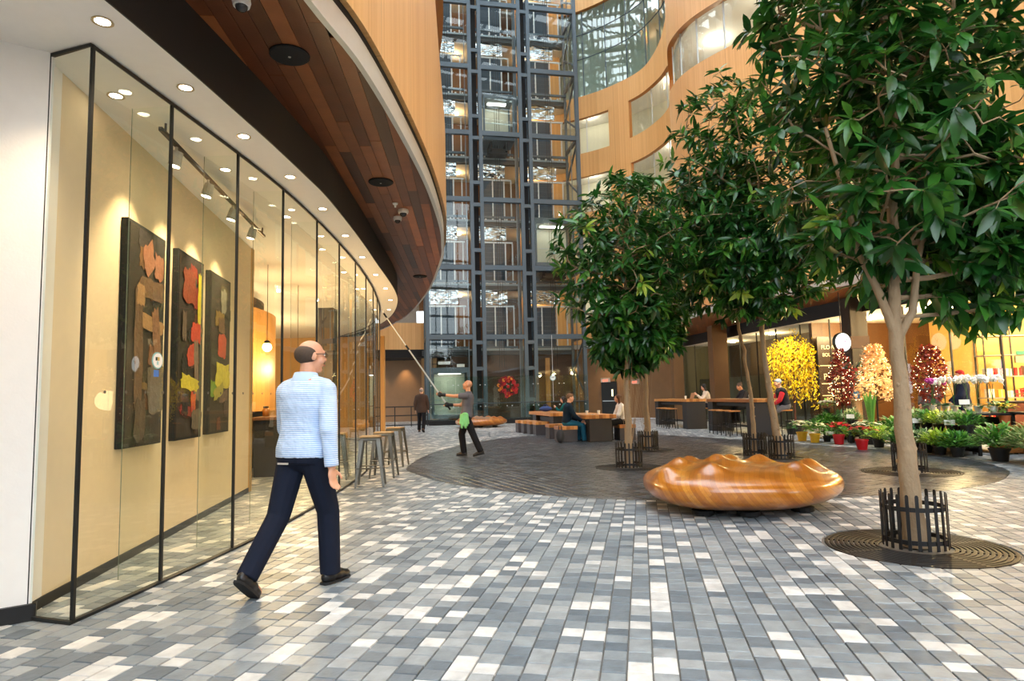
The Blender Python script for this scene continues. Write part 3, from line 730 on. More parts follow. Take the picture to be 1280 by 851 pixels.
# lobby lamps, one pair a floor
for z in LV[:-1]:
    for u in (2.2, 6.8):
        t = thing('lobby_lamp', 'small warm ceiling lamp in an elevator lobby', 'lamp', tuple(TW.matrix_world @ Vector((0, 0, 0))), 0, 'elevator lobby ceiling lamps')
        c, s_ = math.cos(TW.rotation_euler[2]), math.sin(TW.rotation_euler[2])
        lx, ly = -4.5 + u * c - (YB + 1.4) * s_, 34 + u * s_ + (YB + 1.4) * c
        t.location = (lx, ly, z + 2.9)
        mb = MB(); mb.lathe([(.01, 0), (.14, 0), (.14, -.05), (.01, -.05)], 14); mb.build('diffuser', emat('lobby_lamp_glow', (1, .68, .34, 1), 8), t)
        point('lobby_light', (lx, ly, z + 2.7), 24, (1, .66, .34), .12)
# ground floor of the tower: brown wall, glass fronts
tb('ground_wall', (5.2, YB + .2, 2.05), (7.4, .1, 4.1), pmat('ground_brown', srgb(78, 52, 34), .6, var=.25, scale=1.5))
for u in (6.5, 7.2): tb('timber_post', (u, YB, 2.0), (.26, .12, 3.2), pmat('oak_post', srgb(190, 132, 72), .5))
for a, b in bays:
    for q in range(2):
        mb = MB(); x0 = a + .1 + (b - a - .2) * q / 2; x1 = a + .1 + (b - a - .2) * (q + 1) / 2 - .02
        mb.quad((x0, -.14, .3), (x1, -.14, .3), (x1, -.14, 4.4), (x0, -.14, 4.4)); mb.build('shaft_pane', GLASS, TW)
    for fi, z in enumerate(LV[:-1]):
        mb = MB(); mb.quad((a + .1, .12, z + .2), (b - .1, .12, z + .2), (b - .1, .12, LV[fi + 1] - .2), (a + .1, .12, LV[fi + 1] - .2)); mb.build('shaft_pane', GLASS, TW)
tb('pit_curb', (4.35, -.1, .12), (9.1, .5, .24), BLACKM)
# ------------------------------------------------------------------ cars
def car(u0, u1, z, label, extra=False):
    c, s_ = math.cos(TW.rotation_euler[2]), math.sin(TW.rotation_euler[2]); u = (u0 + u1) / 2; v = 1.15
    t = thing('elevator_car', label, 'elevator', (-4.5 + u * c - v * s_, 34 + u * s_ + v * c, z), TW.rotation_euler[2])
    W, D, H = u1 - u0 - .5, 1.4, 2.6
    mb = MB(); mb.box((0, 0, .1), (W, D, .2), .01); mb.build('car_floor', STEEL, t)
    mb = MB(); mb.box((0, 0, H), (W, D, .3), .01); mb.build('car_roof', STEEL, t)
    for sx in (-1, 1):
        for sy in (-1, 1): mb = MB(); mb.box((sx * (W / 2 - .05), sy * (D / 2 - .05), H / 2 + .05), (.1, .1, H - .3)); mb.build('car_post', STEEL, t)
    mb = MB(); mb.quad((-W / 2 + .1, -D / 2 + .02, .2), (W / 2 - .1, -D / 2 + .02, .2), (W / 2 - .1, -D / 2 + .02, H - .15), (-W / 2 + .1, -D / 2 + .02, H - .15)); mb.build('car_pane', glassmat('car_glass', (.85, .92, .9, 1), 2.0), t)
    mb = MB(); mb.box((0, D / 2 - .03, H / 2), (W - .2, .03, H - .3)); mb.build('car_back', pmat('car_back_panel', srgb(206, 204, 190), .4, var=.1, scale=2), t)
    mb = MB(); mb.box((0, -D / 2 + .08, 1.0), (W - .2, .04, .05)); mb.build('handrail', ALU, t)
    mb = MB(); mb.box((0, 0, H - .17), (W * .6, .3, .03)); mb.build('car_light', emat('car_light_glow', (1, .93, .8, 1), 5), t)
    mb = MB()
    for sx in (-.5, .5): mb.box((sx * W * .5, 0, -.3), (.1, D * .8, .5))
    mb.box((0, 0, -.5), (W * .6, D * .5, .3)) if z > 1 else None
    if z > 1: mb.build('undercarriage', BLACKM, t)
    if extra:
        for sx, sz, ww in ((-.35, 3.0, .65), (.55, 2.85, .42)):
            mb = MB(); mb.box((sx, -D / 2, sz), (ww, .06, .16)); mb.build('machine_label_box', FRM, t)
        for zz in (2.95, 3.35, 3.7): mb = MB(); mb.box((0, -D / 2 + .1, zz), (W, .04, .04)); mb.build('roof_rail', BLACK, t)
        for sx in (-.5, .5): mb = MB(); mb.box((sx * W * .96, -D / 2 + .1, 3.2), (.04, .04, 1.0)); mb.build('roof_rail', BLACK, t)
    return t
car(0, 2.5, .26, 'elevator car waiting at the ground floor with white boxes above', True)
car(3.06, 5.36, 15.9, 'glass elevator car high up in the middle shaft')
car(5.9, 8.7, 8.7, 'glass elevator car low in the shaft beside the bamboo wall')
# ------------------------------------------------------------------ glass guard, railing, wreath, round sticker
gd = thing('glass_guard', 'tall frameless glass screen with steel dots before the elevator tower', 'glass screen', (-4.3, 32.6, 0), math.atan2(1.2, 8.2))
GW = 8.3
for k in range(6):
    mb = MB(); x0 = k * GW / 6 + .01; x1 = (k + 1) * GW / 6 - .01
    mb.box(((x0 + x1) / 2, 0, 1.33), (x1 - x0, .02, 2.2)); mb.build('pane', glassmat('guard_glass', (.86, .93, .9, 1), 1.0), gd)
    for zz in (.9, 2.0):
        for xx in (x0 + .12, x1 - .12):
            mb = MB(); mb.cyl((xx, -.03, zz), (xx, .03, zz), .03, n=8); mb.build('steel_dot', ALU, gd)
mb = MB(); mb.box((GW / 2, 0, .11), (GW, .2, .22), .01); mb.build('curb', BLACKM, gd)
mb = MB(); mb.tube([(0, -.08, 1.05), (GW, -.08, 1.05)], .025, 6); mb.build('handrail', pmat('dark_rail', srgb(60, 66, 70), .4, .5), gd)
rl = thing('railing', 'low black metal railing beside the lit brown wall', 'railing', (-8.2, 31.2, 0), math.atan2(.9, 4.0))
for zz in (.08, .55, .98): mb = MB(); mb.box((2, 0, zz), (4, .04, .05)); mb.build('rail', BLACK, rl)
for k in range(6): mb = MB(); mb.box((k * .8, 0, .5), (.045, .045, 1.0)); mb.build('post', BLACK, rl)
# wreath hung on the glass
wp = aty(635, 483, 32.95)
wr = thing('wreath', 'large red and gold wreath hung on the glass screen', 'wreath', (wp[0], 32.95, wp[2]), gd.rotation_euler[2])
mb = MB(); mb.tube([(.36 * math.cos(a), 0, .36 * math.sin(a)) for a in np.linspace(0, 2 * PI, 25)], .08, 8); mb.build('ring', pmat('dark_evergreen', srgb(40, 30, 20), .8), wr)
R = random.Random(2); WM = [pmat('wreath_red', srgb(170, 18, 26), .45), pmat('wreath_dark_red', srgb(110, 10, 20), .5), pmat('wreath_gold', srgb(214, 140, 50), .35, .3)]
for k in range(70):
    a = R.random() * 2 * PI; r = R.uniform(.24, .5); sz = R.uniform(.05, .1); mb = MB()
    mb.at((r * math.cos(a), R.uniform(-.14, -.04), r * math.sin(a)), R.uniform(-.6, .6), R.uniform(-.5, .5), R.uniform(0, 3)); 
    for j in range(5): mb.sph((sz * .7 * math.cos(j * 1.257), 0, sz * .7 * math.sin(j * 1.257)), (sz * .5, sz * .3, sz * .5), 6, 4)
    mb.build('blossom', WM[0 if k % 9 < 5 else 1 if k % 9 < 7 else 2], wr)
mb = MB(); mb.sph((0, -.06, 0), .09); mb.build('centre_bauble', WM[0], wr, True)
sp_ = aty(691, 472, 32.9); st = thing('round_sticker', 'small pale round emblem on the glass screen', 'sign', (sp_[0], sp_[1], sp_[2]), gd.rotation_euler[2])
mb = MB(); mb.at((0, 0, 0), 0, PI / 2); mb.lathe([(.005, 0), (.15, 0), (.15, .012), (.005, .012)], 20); mb.build('disc', pmat('pale_teal', srgb(150, 196, 200), .5), st)
mb = MB(); mb.at((0, -.014, 0), 0, PI / 2); mb.lathe([(.005, 0), (.12, 0), (.12, .004), (.005, .004)], 20); mb.build('disc_face', pmat('pale_sticker', srgb(232, 240, 240), .5), st)
mb = MB()
for dx in (-.05, 0, .05): mb.box((dx, -.022, .015), (.03, .004, .05))
mb.build('emblem', pmat('dark_teal', srgb(30, 80, 90), .5), st)
mb = MB(); mb.cyl((0, 0, .15), (0, 0, 2.2), .012, n=6); mb.cyl((0, .0, -.15), (0, 0, -1.2), .012, n=6); mb.build('cord', ALU, st)
# ------------------------------------------------------------------ far end, left of the tower: bamboo balcony over a lit brown recess
STONE = pmat('brown_stone', srgb(128, 96, 64), .6, var=.12, scale=2.5)
EPt, ESs = spline([(-13, 31.5), (-10, 34.5), (-7.4, 36.3), (-5.2, 36.9), (-4.0, 37.0)], .2)
w, rv = wall_mesh(EPt, ESs, 4.2, 5.75, [], 1); struct(w.build('wall_far_balcony', BAMBOO))
mb = MB(); ribbon(mb, EPt, 3.75, EPt, 4.2); ribbon(mb, EPt, 3.75, offset(EPt, 3.2), 3.75); struct(mb.build('trim_4', BLACKM))
mb = MB(); mb.box((-8.5, 39.6, 2), (11, .3, 4)); struct(mb.build('wall_far_left', STONE))
mb = MB(); mb.box((-4.95, 38.4, 2), (.9, 1.0, 3.75)); struct(mb.build('wall_far_pier', pmat('tan_stone', srgb(176, 132, 84), .6, var=.1)))
mb = MB(); mb.box((-8.5, 40.6, 13), (11, .3, 18)); struct(mb.build('wall_far_upper', pmat('far_upper', srgb(160, 150, 136), .7)))
for x in (-8.4, -6.6):
    spot('wall_washer_lamp', (x, 39.0, 3.7), (x, 39.5, 0), 120, (1, .68, .36), 1.3, .8)
    t = thing('wall_washer', 'small ceiling wall washer before the brown recess', 'lamp', (x, 39.0, 3.74), 0, 'wall washers in the brown recess')
    mb = MB(); mb.lathe([(.01, 0), (.06, 0), (.05, -.03), (.01, -.03)], 10); mb.build('housing', BLACK, t)
mb = MB(); mb.box((-5.5, 38.9, 5.8), (.6, .08, 1.8)); o = struct(mb.build('window_90', emat('far_daylit_window', (.86, .94, 1, 1), 1.2)))
# ================================================================== building on the right
RP, RS = spline([(14.5, -16), (13, -4), (12.2, 4), (11.6, 9), (10.88, 13.35), (9.22, 17.03), (7.83, 19.96), (6.95, 22.65), (6.80, 25.0), (7.16, 27.08), (8.2, 30.0), (8.48, 32.08), (8.27, 33.83), (7.4, 35.9), (5.44, 37.9), (3.2, 39.1), (.5, 39.8)], 0.25)
SP, SS = spline([(13.6, -14), (12.9, -2), (12.5, 6), (12.2, 11), (11.95, 14.6), (11.6, 17.2), (10.92, 20.15), (10.15, 23.68), (9.75, 27), (9.43, 29.63), (8.9, 32.6)], 0.25)
WPth, WPs = spline([(8.9, 32.6), (8.3, 34.8), (6.6, 37.0), (4.4, 38.6), (1, 40.2), (-4, 40.4)], .25)
def srp(x, y): return float(RS[int(np.argmin(((RP - (x, y)) ** 2).sum(1)))])
def spx(px, z, smin, smax):
    best = None
    for i, q in enumerate(RS):
        if smin <= q <= smax:
            X = proj((RP[i, 0], RP[i, 1], z))[0]
            if best is None or abs(X - px) < best[0]: best = (abs(X - px), q)
    return float(best[1])
s_lobe = srp(7.16, 27.08); s_back = srp(8.48, 32.08); s_tow = srp(3.2, 39.1)
ops = []
K = lambda v: (lambda q: v)
sA0, sA1, sB0 = spx(763, 17.3, s_back, 99), srp(3.4, 39.0), spx(787, 17.3, s_back, 99)
sB1 = srp(8.35, 31.2)
for zb in (16.25, 12.5, 8.75, 5.75):
    zt = zb + (2.25 if zb > 6 else 1.75)
    ops.append((sA0, sA1, K(zb), K(zt)))
    L0, L1 = sB1, sB0
    ops.append((L0, L1, (lambda q, zb=zb: zb + .9 * max(0, 1 - (q - sB1) / 1.2) ** 2), (lambda q, zt=zt: zt - .9 * max(0, 1 - (q - sB1) / 1.2) ** 2)))
# big glass above the upper band, its sill rising toward the lobe
sC0 = srp(8.3, 30.6)
ops.append((sC0, sA1, (lambda q: 19.9 + 2.6 * max(0, 1 - (q - sC0) / 5) ** 2), K(25.5)))
# the swooping window on the near lobe
sD0, sD1 = srp(10.2, 15.0), srp(7.4, 27.7)
def yq(q): return float(np.interp(q, RS, RP[:, 1]))
def zbD(q): return 12.8 + (yq(q) - 20) * .2 + .5 * max(0, 1 - (sD1 - q) / .8) ** 2
def ztD(q): return 15.2 + (yq(q) - 22.65) * .23 - 1.0 * max(0, 1 - (sD1 - q) / 1.3) ** 2
ops.append((sD0, sD1, zbD, ztD))
for zb in (18.2,): ops.append((srp(10.9, 13.3), srp(7.0, 22.4), K(zb), K(zb + 2.0)))
for zb in (6.6, 10.4, 14.2): ops.append((srp(12.4, 2), srp(11.7, 8), K(zb), K(zb + 2.0)))
w, rv = wall_mesh(RP, RS, Z_SOF + .25, 27, ops, -1, .25)
wr_ = struct(w.build('wall_right', BAMBOO), 'wavy bamboo clad wall with curved bands and windows')
rv.build('window_frame', WOODRIM, wr_)
TEALG = glassmat('teal_glass', (.72, .86, .84, 1), 2.6)
for o_ in ops:
    big = o_[3]((o_[0] + o_[1]) / 2) > 25
    glazing(RP, RS, o_, -1, .2, 1.6, TEALG if big else GLASS, .05, STEEL if big else ALU, rails=(22.4, 24.0) if big else ())
# rooms behind the windows: slabs, pale back wall, round lamps added to brighten them
mb = MB(); I3 = offset(RP, -3.2)
ribbon(mb, I3, Z_SOF, I3, 27); struct(mb.build('wall_right_rooms', pmat('pale_room', srgb(222, 222, 206), .8, var=.06, scale=.6)))
I1 = offset(RP, -.26)
mb = MB()
for z in (4.2, 7.9, 11.65, 15.4, 19.3, 25.8):
    ribbon(mb, I1, z, I3, z); ribbon(mb, I1, z + .3, I3, z + .3)
struct(mb.build('ceiling_right_rooms', WHITE))
Ia = offset(RP, -1.7)
for z in (7.9, 11.65, 15.4, 19.3):
    for X_, Y_ in ((4.6, 38.4), (8.0, 34.6), (8.4, 31.2), (6.9, 24.5), (7.6, 20.5)):
        p = Ia[int(np.argmin(((RP - (X_, Y_)) ** 2).sum(1)))]
        t = thing('room_fill_lamp', 'small round lamp added to brighten a room behind the upper bamboo windows', 'lamp', (p[0], p[1], z), 0, 'lamps added to brighten the upper rooms')
        mb = MB(); mb.lathe([(.01, 0), (.1, 0), (.1, -.05), (.01, -.05)], 12); mb.build('diffuser', emat('room_fill_glow', (1, .92, .76, 1), 7), t)
        point('room_fill_light', (p[0], p[1], z - .25), 24, (1, .9, .7), .1)
# soffit, metal edge, fascia, ceiling strip
mb = MB(); ribbon(mb, RP, Z_SOF - .02, RP, Z_SOF + .22); ribbon(mb, RP, Z_SOF - .02, offset(RP, -.06), Z_SOF - .02); struct(mb.build('trim_5', ALU))
def plankmat():
    m = bpy.data.materials.new('cedar_soffit'); m.use_nodes = True; nt = m.node_tree; N = nt.nodes; L = nt.links
    b = N['Principled BSDF']; b.inputs['Roughness'].default_value = .4
    g = N.new('ShaderNodeNewGeometry'); mp = N.new('ShaderNodeMapping'); mp.inputs['Rotation'].default_value = (0, 0, PI / 2 + .3); L.new(g.outputs['Position'], mp.inputs[0])
    br = N.new('ShaderNodeTexBrick'); br.inputs['Scale'].default_value = 1; br.inputs['Brick Width'].default_value = 2.4; br.inputs['Row Height'].default_value = .13; br.inputs['Mortar Size'].default_value = .004
    br.inputs['Color1'].default_value = srgb(110, 58, 26); br.inputs['Color2'].default_value = srgb(150, 86, 42); br.inputs['Mortar'].default_value = srgb(40, 20, 10)
    L.new(mp.outputs[0], br.inputs[0]); L.new(br.outputs[0], b.inputs['Base Color'])
    return m
FR = offset(SP, .32)
mb = MB(); n = len(RP); k1 = srp(8.48, 32.08); sel = RS <= k1; A = RP[sel]
Bi = np.linspace(0, 1, len(A)); sst = np.r_[0, np.cumsum(np.linalg.norm(np.diff(FR, axis=0), axis=1))]; B = np.c_[np.interp(Bi * sst[-1], sst, FR[:, 0]), np.interp(Bi * sst[-1], sst, FR[:, 1])]
ribbon(mb, A, Z_SOF, B, Z_SOF)
A2 = RP[RS >= k1]; sst2 = np.linspace(0, 1, len(A2)); B2 = np.c_[np.interp(sst2 * WPs[-1], WPs, WPth[:, 0]), np.interp(sst2 * WPs[-1], WPs, WPth[:, 1])]
ribbon(mb, A2, Z_SOF, B2 + [0, .3], Z_SOF)
struct(mb.build('ceiling_right_soffit', plankmat()))
mb = MB(); ribbon(mb, FR, Z_CEIL, FR, Z_SOF + .01); struct(mb.build('trim_6', MATS['black_fascia']))
mb = MB(); ribbon(mb, FR, Z_CEIL, offset(SP, -7), Z_CEIL); struct(mb.build('ceiling_right_shops', WHITE))
# shop front glass on the right: panes and dark joints
WIN_N[0] += 1
rs_ = sroot('window_%d' % WIN_N[0], 'glass shop fronts under the wooden soffit')
qs = np.arange(float(np.interp(5, SP[:, 1], SS)), SS[-1], 1.5)
def spt(q): return lerp_path(SP, SS, q)
shopdoor = (float(np.interp(11.2, SP[:, 1], SS)), float(np.interp(15.6, SP[:, 1], SS)))
for a, b in zip(qs[:-1], qs[1:]):
    p, q = spt(a + .012), spt(b - .012)
    if shopdoor[0] < (a + b) / 2 < shopdoor[1]: zlo = 2.5                # open shop entrance
    else: zlo = .03
    mb = MB(); mb.quad((*p, zlo), (*q, zlo), (*q, Z_CEIL - .02), (*p, Z_CEIL - .02)); mb.build('pane', GLASS, rs_)
for a in qs:
    p = spt(a); mb = MB(); mb.box((p[0], p[1], Z_CEIL / 2), (.04, .04, Z_CEIL)); mb.build('mullion', mull, rs_)
# stone wall round the far corner, pillars, the exit door
w, rv = wall_mesh(WPth, WPs, 0, Z_SOF, [], 1); struct(w.build('wall_far_right', STONE))
PILL = pmat('brown_pillar', srgb(118, 88, 58), .55, var=.15, scale=2)
for (x, y, sx, m) in ((8.75, 27.2, .32, PILL), (10.62, 19.75, .27, pmat('dark_pillar', srgb(56, 46, 40), .5)), (11.4, 12.0, .28, MATS['dark_pillar']), (8.1, 31.5, .25, PILL)):
    mb = MB(); mb.box((x, y, Z_SOF / 2), (sx * 2, sx * 2, Z_SOF), .02); struct(mb.build('wall_pillar', m))
dp = aty(752, 502, 36.9); q = int(np.argmin(((WPth - dp[:2]) ** 2).sum(1))); tdir = WPth[q + 1] - WPth[q - 1]; tdir /= np.linalg.norm(tdir); dn = np.array([-tdir[1], tdir[0]])
if dn[1] > 0: dn = -dn
dang = math.atan2(dn[0], -dn[1])
dpos = WPth[q] + dn * .06
dr = sroot('door_1', 'black exit door with a narrow lit pane and steel bar'); dr.location = (dpos[0], dpos[1], 0); dr.rotation_euler = (0, 0, dang)
mb = MB(); mb.box((0, 0, 1.06), (1.0, .08, 2.12), .005); mb.build('door_panel', pmat('door_black', srgb(22, 18, 16), .4), dr)
mb = MB(); mb.box((.22, -.045, 1.45), (.1, .012, .4)); mb.build('vision_pane', emat('lit_pane', (1, .85, .5, 1), 1.2), dr)
mb = MB(); mb.box((0, -.09, .98), (.8, .04, .05)); mb.build('push_bar', ALU, dr)
def text_mesh(name, body, size, m, parent, loc, rot, font=None, align='CENTER', ext=.004):
    cu = bpy.data.curves.new(name, 'FONT'); cu.body = body; cu.size = size; cu.align_x = align; cu.align_y = 'CENTER'; cu.extrude = ext
    tmp = bpy.data.objects.new('tmp', cu); COL.objects.link(tmp); bpy.context.view_layer.update()
    me = bpy.data.meshes.new_from_object(tmp.evaluated_get(bpy.context.evaluated_depsgraph_get())); me.name = name
    bpy.data.objects.remove(tmp, do_unlink=True)
    o = obj(name, me, m, parent); o.location = loc; o.rotation_euler = rot; return o
def exit_sign(px, py, Y, rz, label, cat='sign'):
    p = aty(px, py, Y); t = thing('exit_sign', label, cat, tuple(p), rz, 'lit exit signs')
    mb = MB(); mb.box((0, 0, 0), (.62, .08, .26), .01); mb.build('housing', pmat('sign_white', srgb(150, 140, 128), .5), t)
    mb = MB(); mb.box((0, -.043, -.03), (.58, .008, .18)); mb.build('face', emat('exit_face', (1, .7, .5, 1), .22), t)
    text_mesh('lettering', 'EXIT', .17, emat('exit_red', (1, .08, .04, 1), 2.0), t, (0, -.05, -.03), (PI / 2, 0, 0))
    return t
exit_sign(757, 475, float(dpos[1]) - .25, dang, 'lit exit sign above the black exit door')
exit_sign(794, 477, 35.2, dang * 1.5, 'lit exit sign on the brown wall beside the tree trunks')
spot('door_washer_lamp', (dpos[0] - .3, dpos[1] - 1.2, 3.9), (dpos[0], dpos[1], 0), 90, (1, .7, .4), 1.6, .8)
# interior of the units on the right
OCH = pmat('shop_ochre', srgb(232, 190, 112), .7, var=.06, scale=1)
GREY = pmat('unit_grey_green', srgb(88, 88, 70), .6, var=.1, scale=1)
back = offset(SP, -5.0); yb = SP[:, 1]
k = (SP[:, 1] > -2) & (SP[:, 1] < 22.6); mb = MB(); ribbon(mb, back[k], 0, back[k], Z_CEIL); struct(mb.build('wall_flower_shop', OCH))
k2 = (SP[:, 1] > 22.2); bk = offset(SP, -2.2); mb = MB(); ribbon(mb, bk[k2], 0, bk[k2], Z_CEIL); struct(mb.build('wall_dark_unit', pmat('unit_dark', srgb(70, 58, 44), .6, var=.2, scale=.8)))
def cross_wall(Y, m, nm, d0=.1, d1=5.2):
    a = spt(float(np.interp(Y, SP[:, 1], SS))); i = int(np.argmin(abs(SP[:, 1] - Y))); d = offset(SP, -1)[i] - SP[i]
    p, q_ = a + d * d0, a + d * d1; t_ = np.array([-d[1], d[0]]) * .08
    mb = MB(); mb.prism([tuple(p - t_), tuple(q_ - t_), tuple(q_ + t_), tuple(p + t_)], 0, Z_CEIL); return struct(mb.build(nm, m))
cross_wall(22.4, pmat('brown_panel', srgb(88, 56, 30), .5, var=.2), 'wall_shop_side'); cross_wall(-1.5, OCH, 'wall_shop_end')
cross_wall(32.4, GREY, 'wall_unit_end', -.3, 5.2); cross_wall(17.4, OCH, 'wall_shop_divider', 1.2, 5.2)
mb = MB()
gl = offset(SP, -.5); k3 = (SP[:, 1] > 23) & (SP[:, 1] < 32.4); ribbon(mb, gl[k3], 0, gl[k3], 2.0)
struct(mb.build('wall_frosted_screen', GREY))
# shop lamps
for i, (x, y, z, p_) in enumerate(((13.4, 9, 3.5, 150), (13.2, 12.6, 3.5, 170), (13.6, 15.4, 3.5, 150), (12.6, 18.8, 3.5, 150), (11.9, 21.2, 3.4, 80), (15.4, 11, 3.5, 150), (15.2, 14.4, 3.5, 150), (10.6, 26, 3.5, 30), (10.2, 29.5, 3.5, 30))):
    t = thing('shop_lamp', 'round warm ceiling lamp inside the lit shops', 'lamp', (x, y, Z_CEIL), 0, 'round ceiling lamps in the shops')
    mb = MB(); mb.lathe([(.01, 0), (.12, 0), (.12, -.06), (.01, -.06)], 14); mb.build('diffuser', emat('shop_lamp_glow', (1, .76, .42, 1), 20), t)
    point('shop_light', (x, y, z - .1), p_ * 1.5, (1, .72, .36), .12)
# small downlights in the right soffit
for px, py in ((866, 420), (900, 408), (920, 402), (1070, 372), (1200, 352)):
    p = atz(px, py, Z_SOF); downlight(p[0], p[1], Z_SOF, 25, grp='downlights in the far soffit', label='tiny downlight in the wooden soffit above the bar tables', r=.05)
# ================================================================== far wall closing the atrium and the glazed roof
mb = MB(); mb.box((3, 42, 16), (30, .3, 24)); struct(mb.build('wall_far_top', pmat('far_wall', srgb(172, 160, 140), .7)))
mb = MB(); mb.box((3, -15, 2.4), (34, .3, 4.8)); wb = struct(mb.build('wall_back', pmat('back_wall', srgb(226, 220, 208), .8)))  # unseen wall added behind the camera to darken glass reflections, open above for daylight
for j in range(8): mb = MB(); mb.box((-10 + j * 3.4, -14.8, 1.9), (2.6, .1, 3.4)); mb.build('back_door_panel', pmat('dark_window', srgb(50, 46, 42), .3), wb)
for x in np.arange(-13, 20, 1.6): mb = MB(); mb.box((x, -15, 16), (.1, .2, 22.4)); mb.build('curtain_mullion', STEEL, wb)
for z in np.arange(8.6, 27, 3.8): mb = MB(); mb.box((3, -15, z), (34, .2, .3)); mb.build('curtain_transom', STEEL, wb)
RB = sroot('ceiling_skylight', 'grid of beams under the glass roof')
bm_ = pmat('roof_beam', srgb(120, 112, 104), .5)
for y in np.arange(-14, 43, 2.4): mb = MB(); mb.box((2, y, 28.3), (34, .35, .9)); mb.build('roof_beam', bm_, RB)
for x in np.arange(-14, 19, 1.5): mb = MB(); mb.box((x, 14, 28.9), (.14, 58, .2)); mb.build('glazing_bar', bm_, RB)
mb = MB(); mb.box((-13.5, 14, 16), (.3, 58, 26)); struct(mb.build('wall_left_outer', WHITE))
mb = MB(); mb.box((19, 14, 16), (.3, 58, 26)); struct(mb.build('wall_right_outer', WHITE))
# ================================================================== trees in round grates
BARK = pmat('tan_bark', srgb(150, 128, 100), .8, var=.3, scale=9, bump=.5, bscale=45, stretch=(1, 1, .5))
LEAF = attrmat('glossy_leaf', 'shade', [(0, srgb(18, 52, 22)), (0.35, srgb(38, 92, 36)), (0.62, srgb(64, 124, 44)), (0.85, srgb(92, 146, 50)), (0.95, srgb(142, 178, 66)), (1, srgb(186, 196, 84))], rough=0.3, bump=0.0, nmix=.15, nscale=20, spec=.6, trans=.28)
def leaf_template(bend, fold, wide):
    rows = [(0.0, 0.06), (0.22, .72), (0.5, 1.0), (0.78, .66), (1.0, 0.0)]
    v = []; f = []
    for i, (t, w) in enumerate(rows):
        z = -bend * t * t
        if i in (0, 4): v.append((0, t, z))
        else: v += [(-wide * w, t, z + fold * w), (0, t, z), (wide * w, t, z + fold * w)]
    f = [(0, 2, 1), (0, 3, 2), (1, 2, 5, 4), (2, 3, 6, 5), (4, 5, 8, 7), (5, 6, 9, 8), (7, 8, 10), (8, 9, 10)]
    return np.array(v), f
LT = [leaf_template(b, fo, w) for b, fo, w in ((.15, .035, .15), (.3, .03, .165), (.45, .045, .15), (.05, .03, .14))]
SHADES = [.1, .25, .4, .52, .62, .75, .88, .97]
LMESH = {}
def leaf_mesh(t, s_):
    if (t, s_) not in LMESH:
        me = bpy.data.meshes.new('leaf'); me.from_pydata([tuple(p) for p in LT[t][0]], [], LT[t][1]); a = me.attributes.new('shade', 'FLOAT', 'FACE'); a.data.foreach_set('value', [SHADES[s_]] * len(me.polygons)); me.materials.append(LEAF); me.shade_smooth(); LMESH[(t, s_)] = me
    return LMESH[(t, s_)]
TREES = []
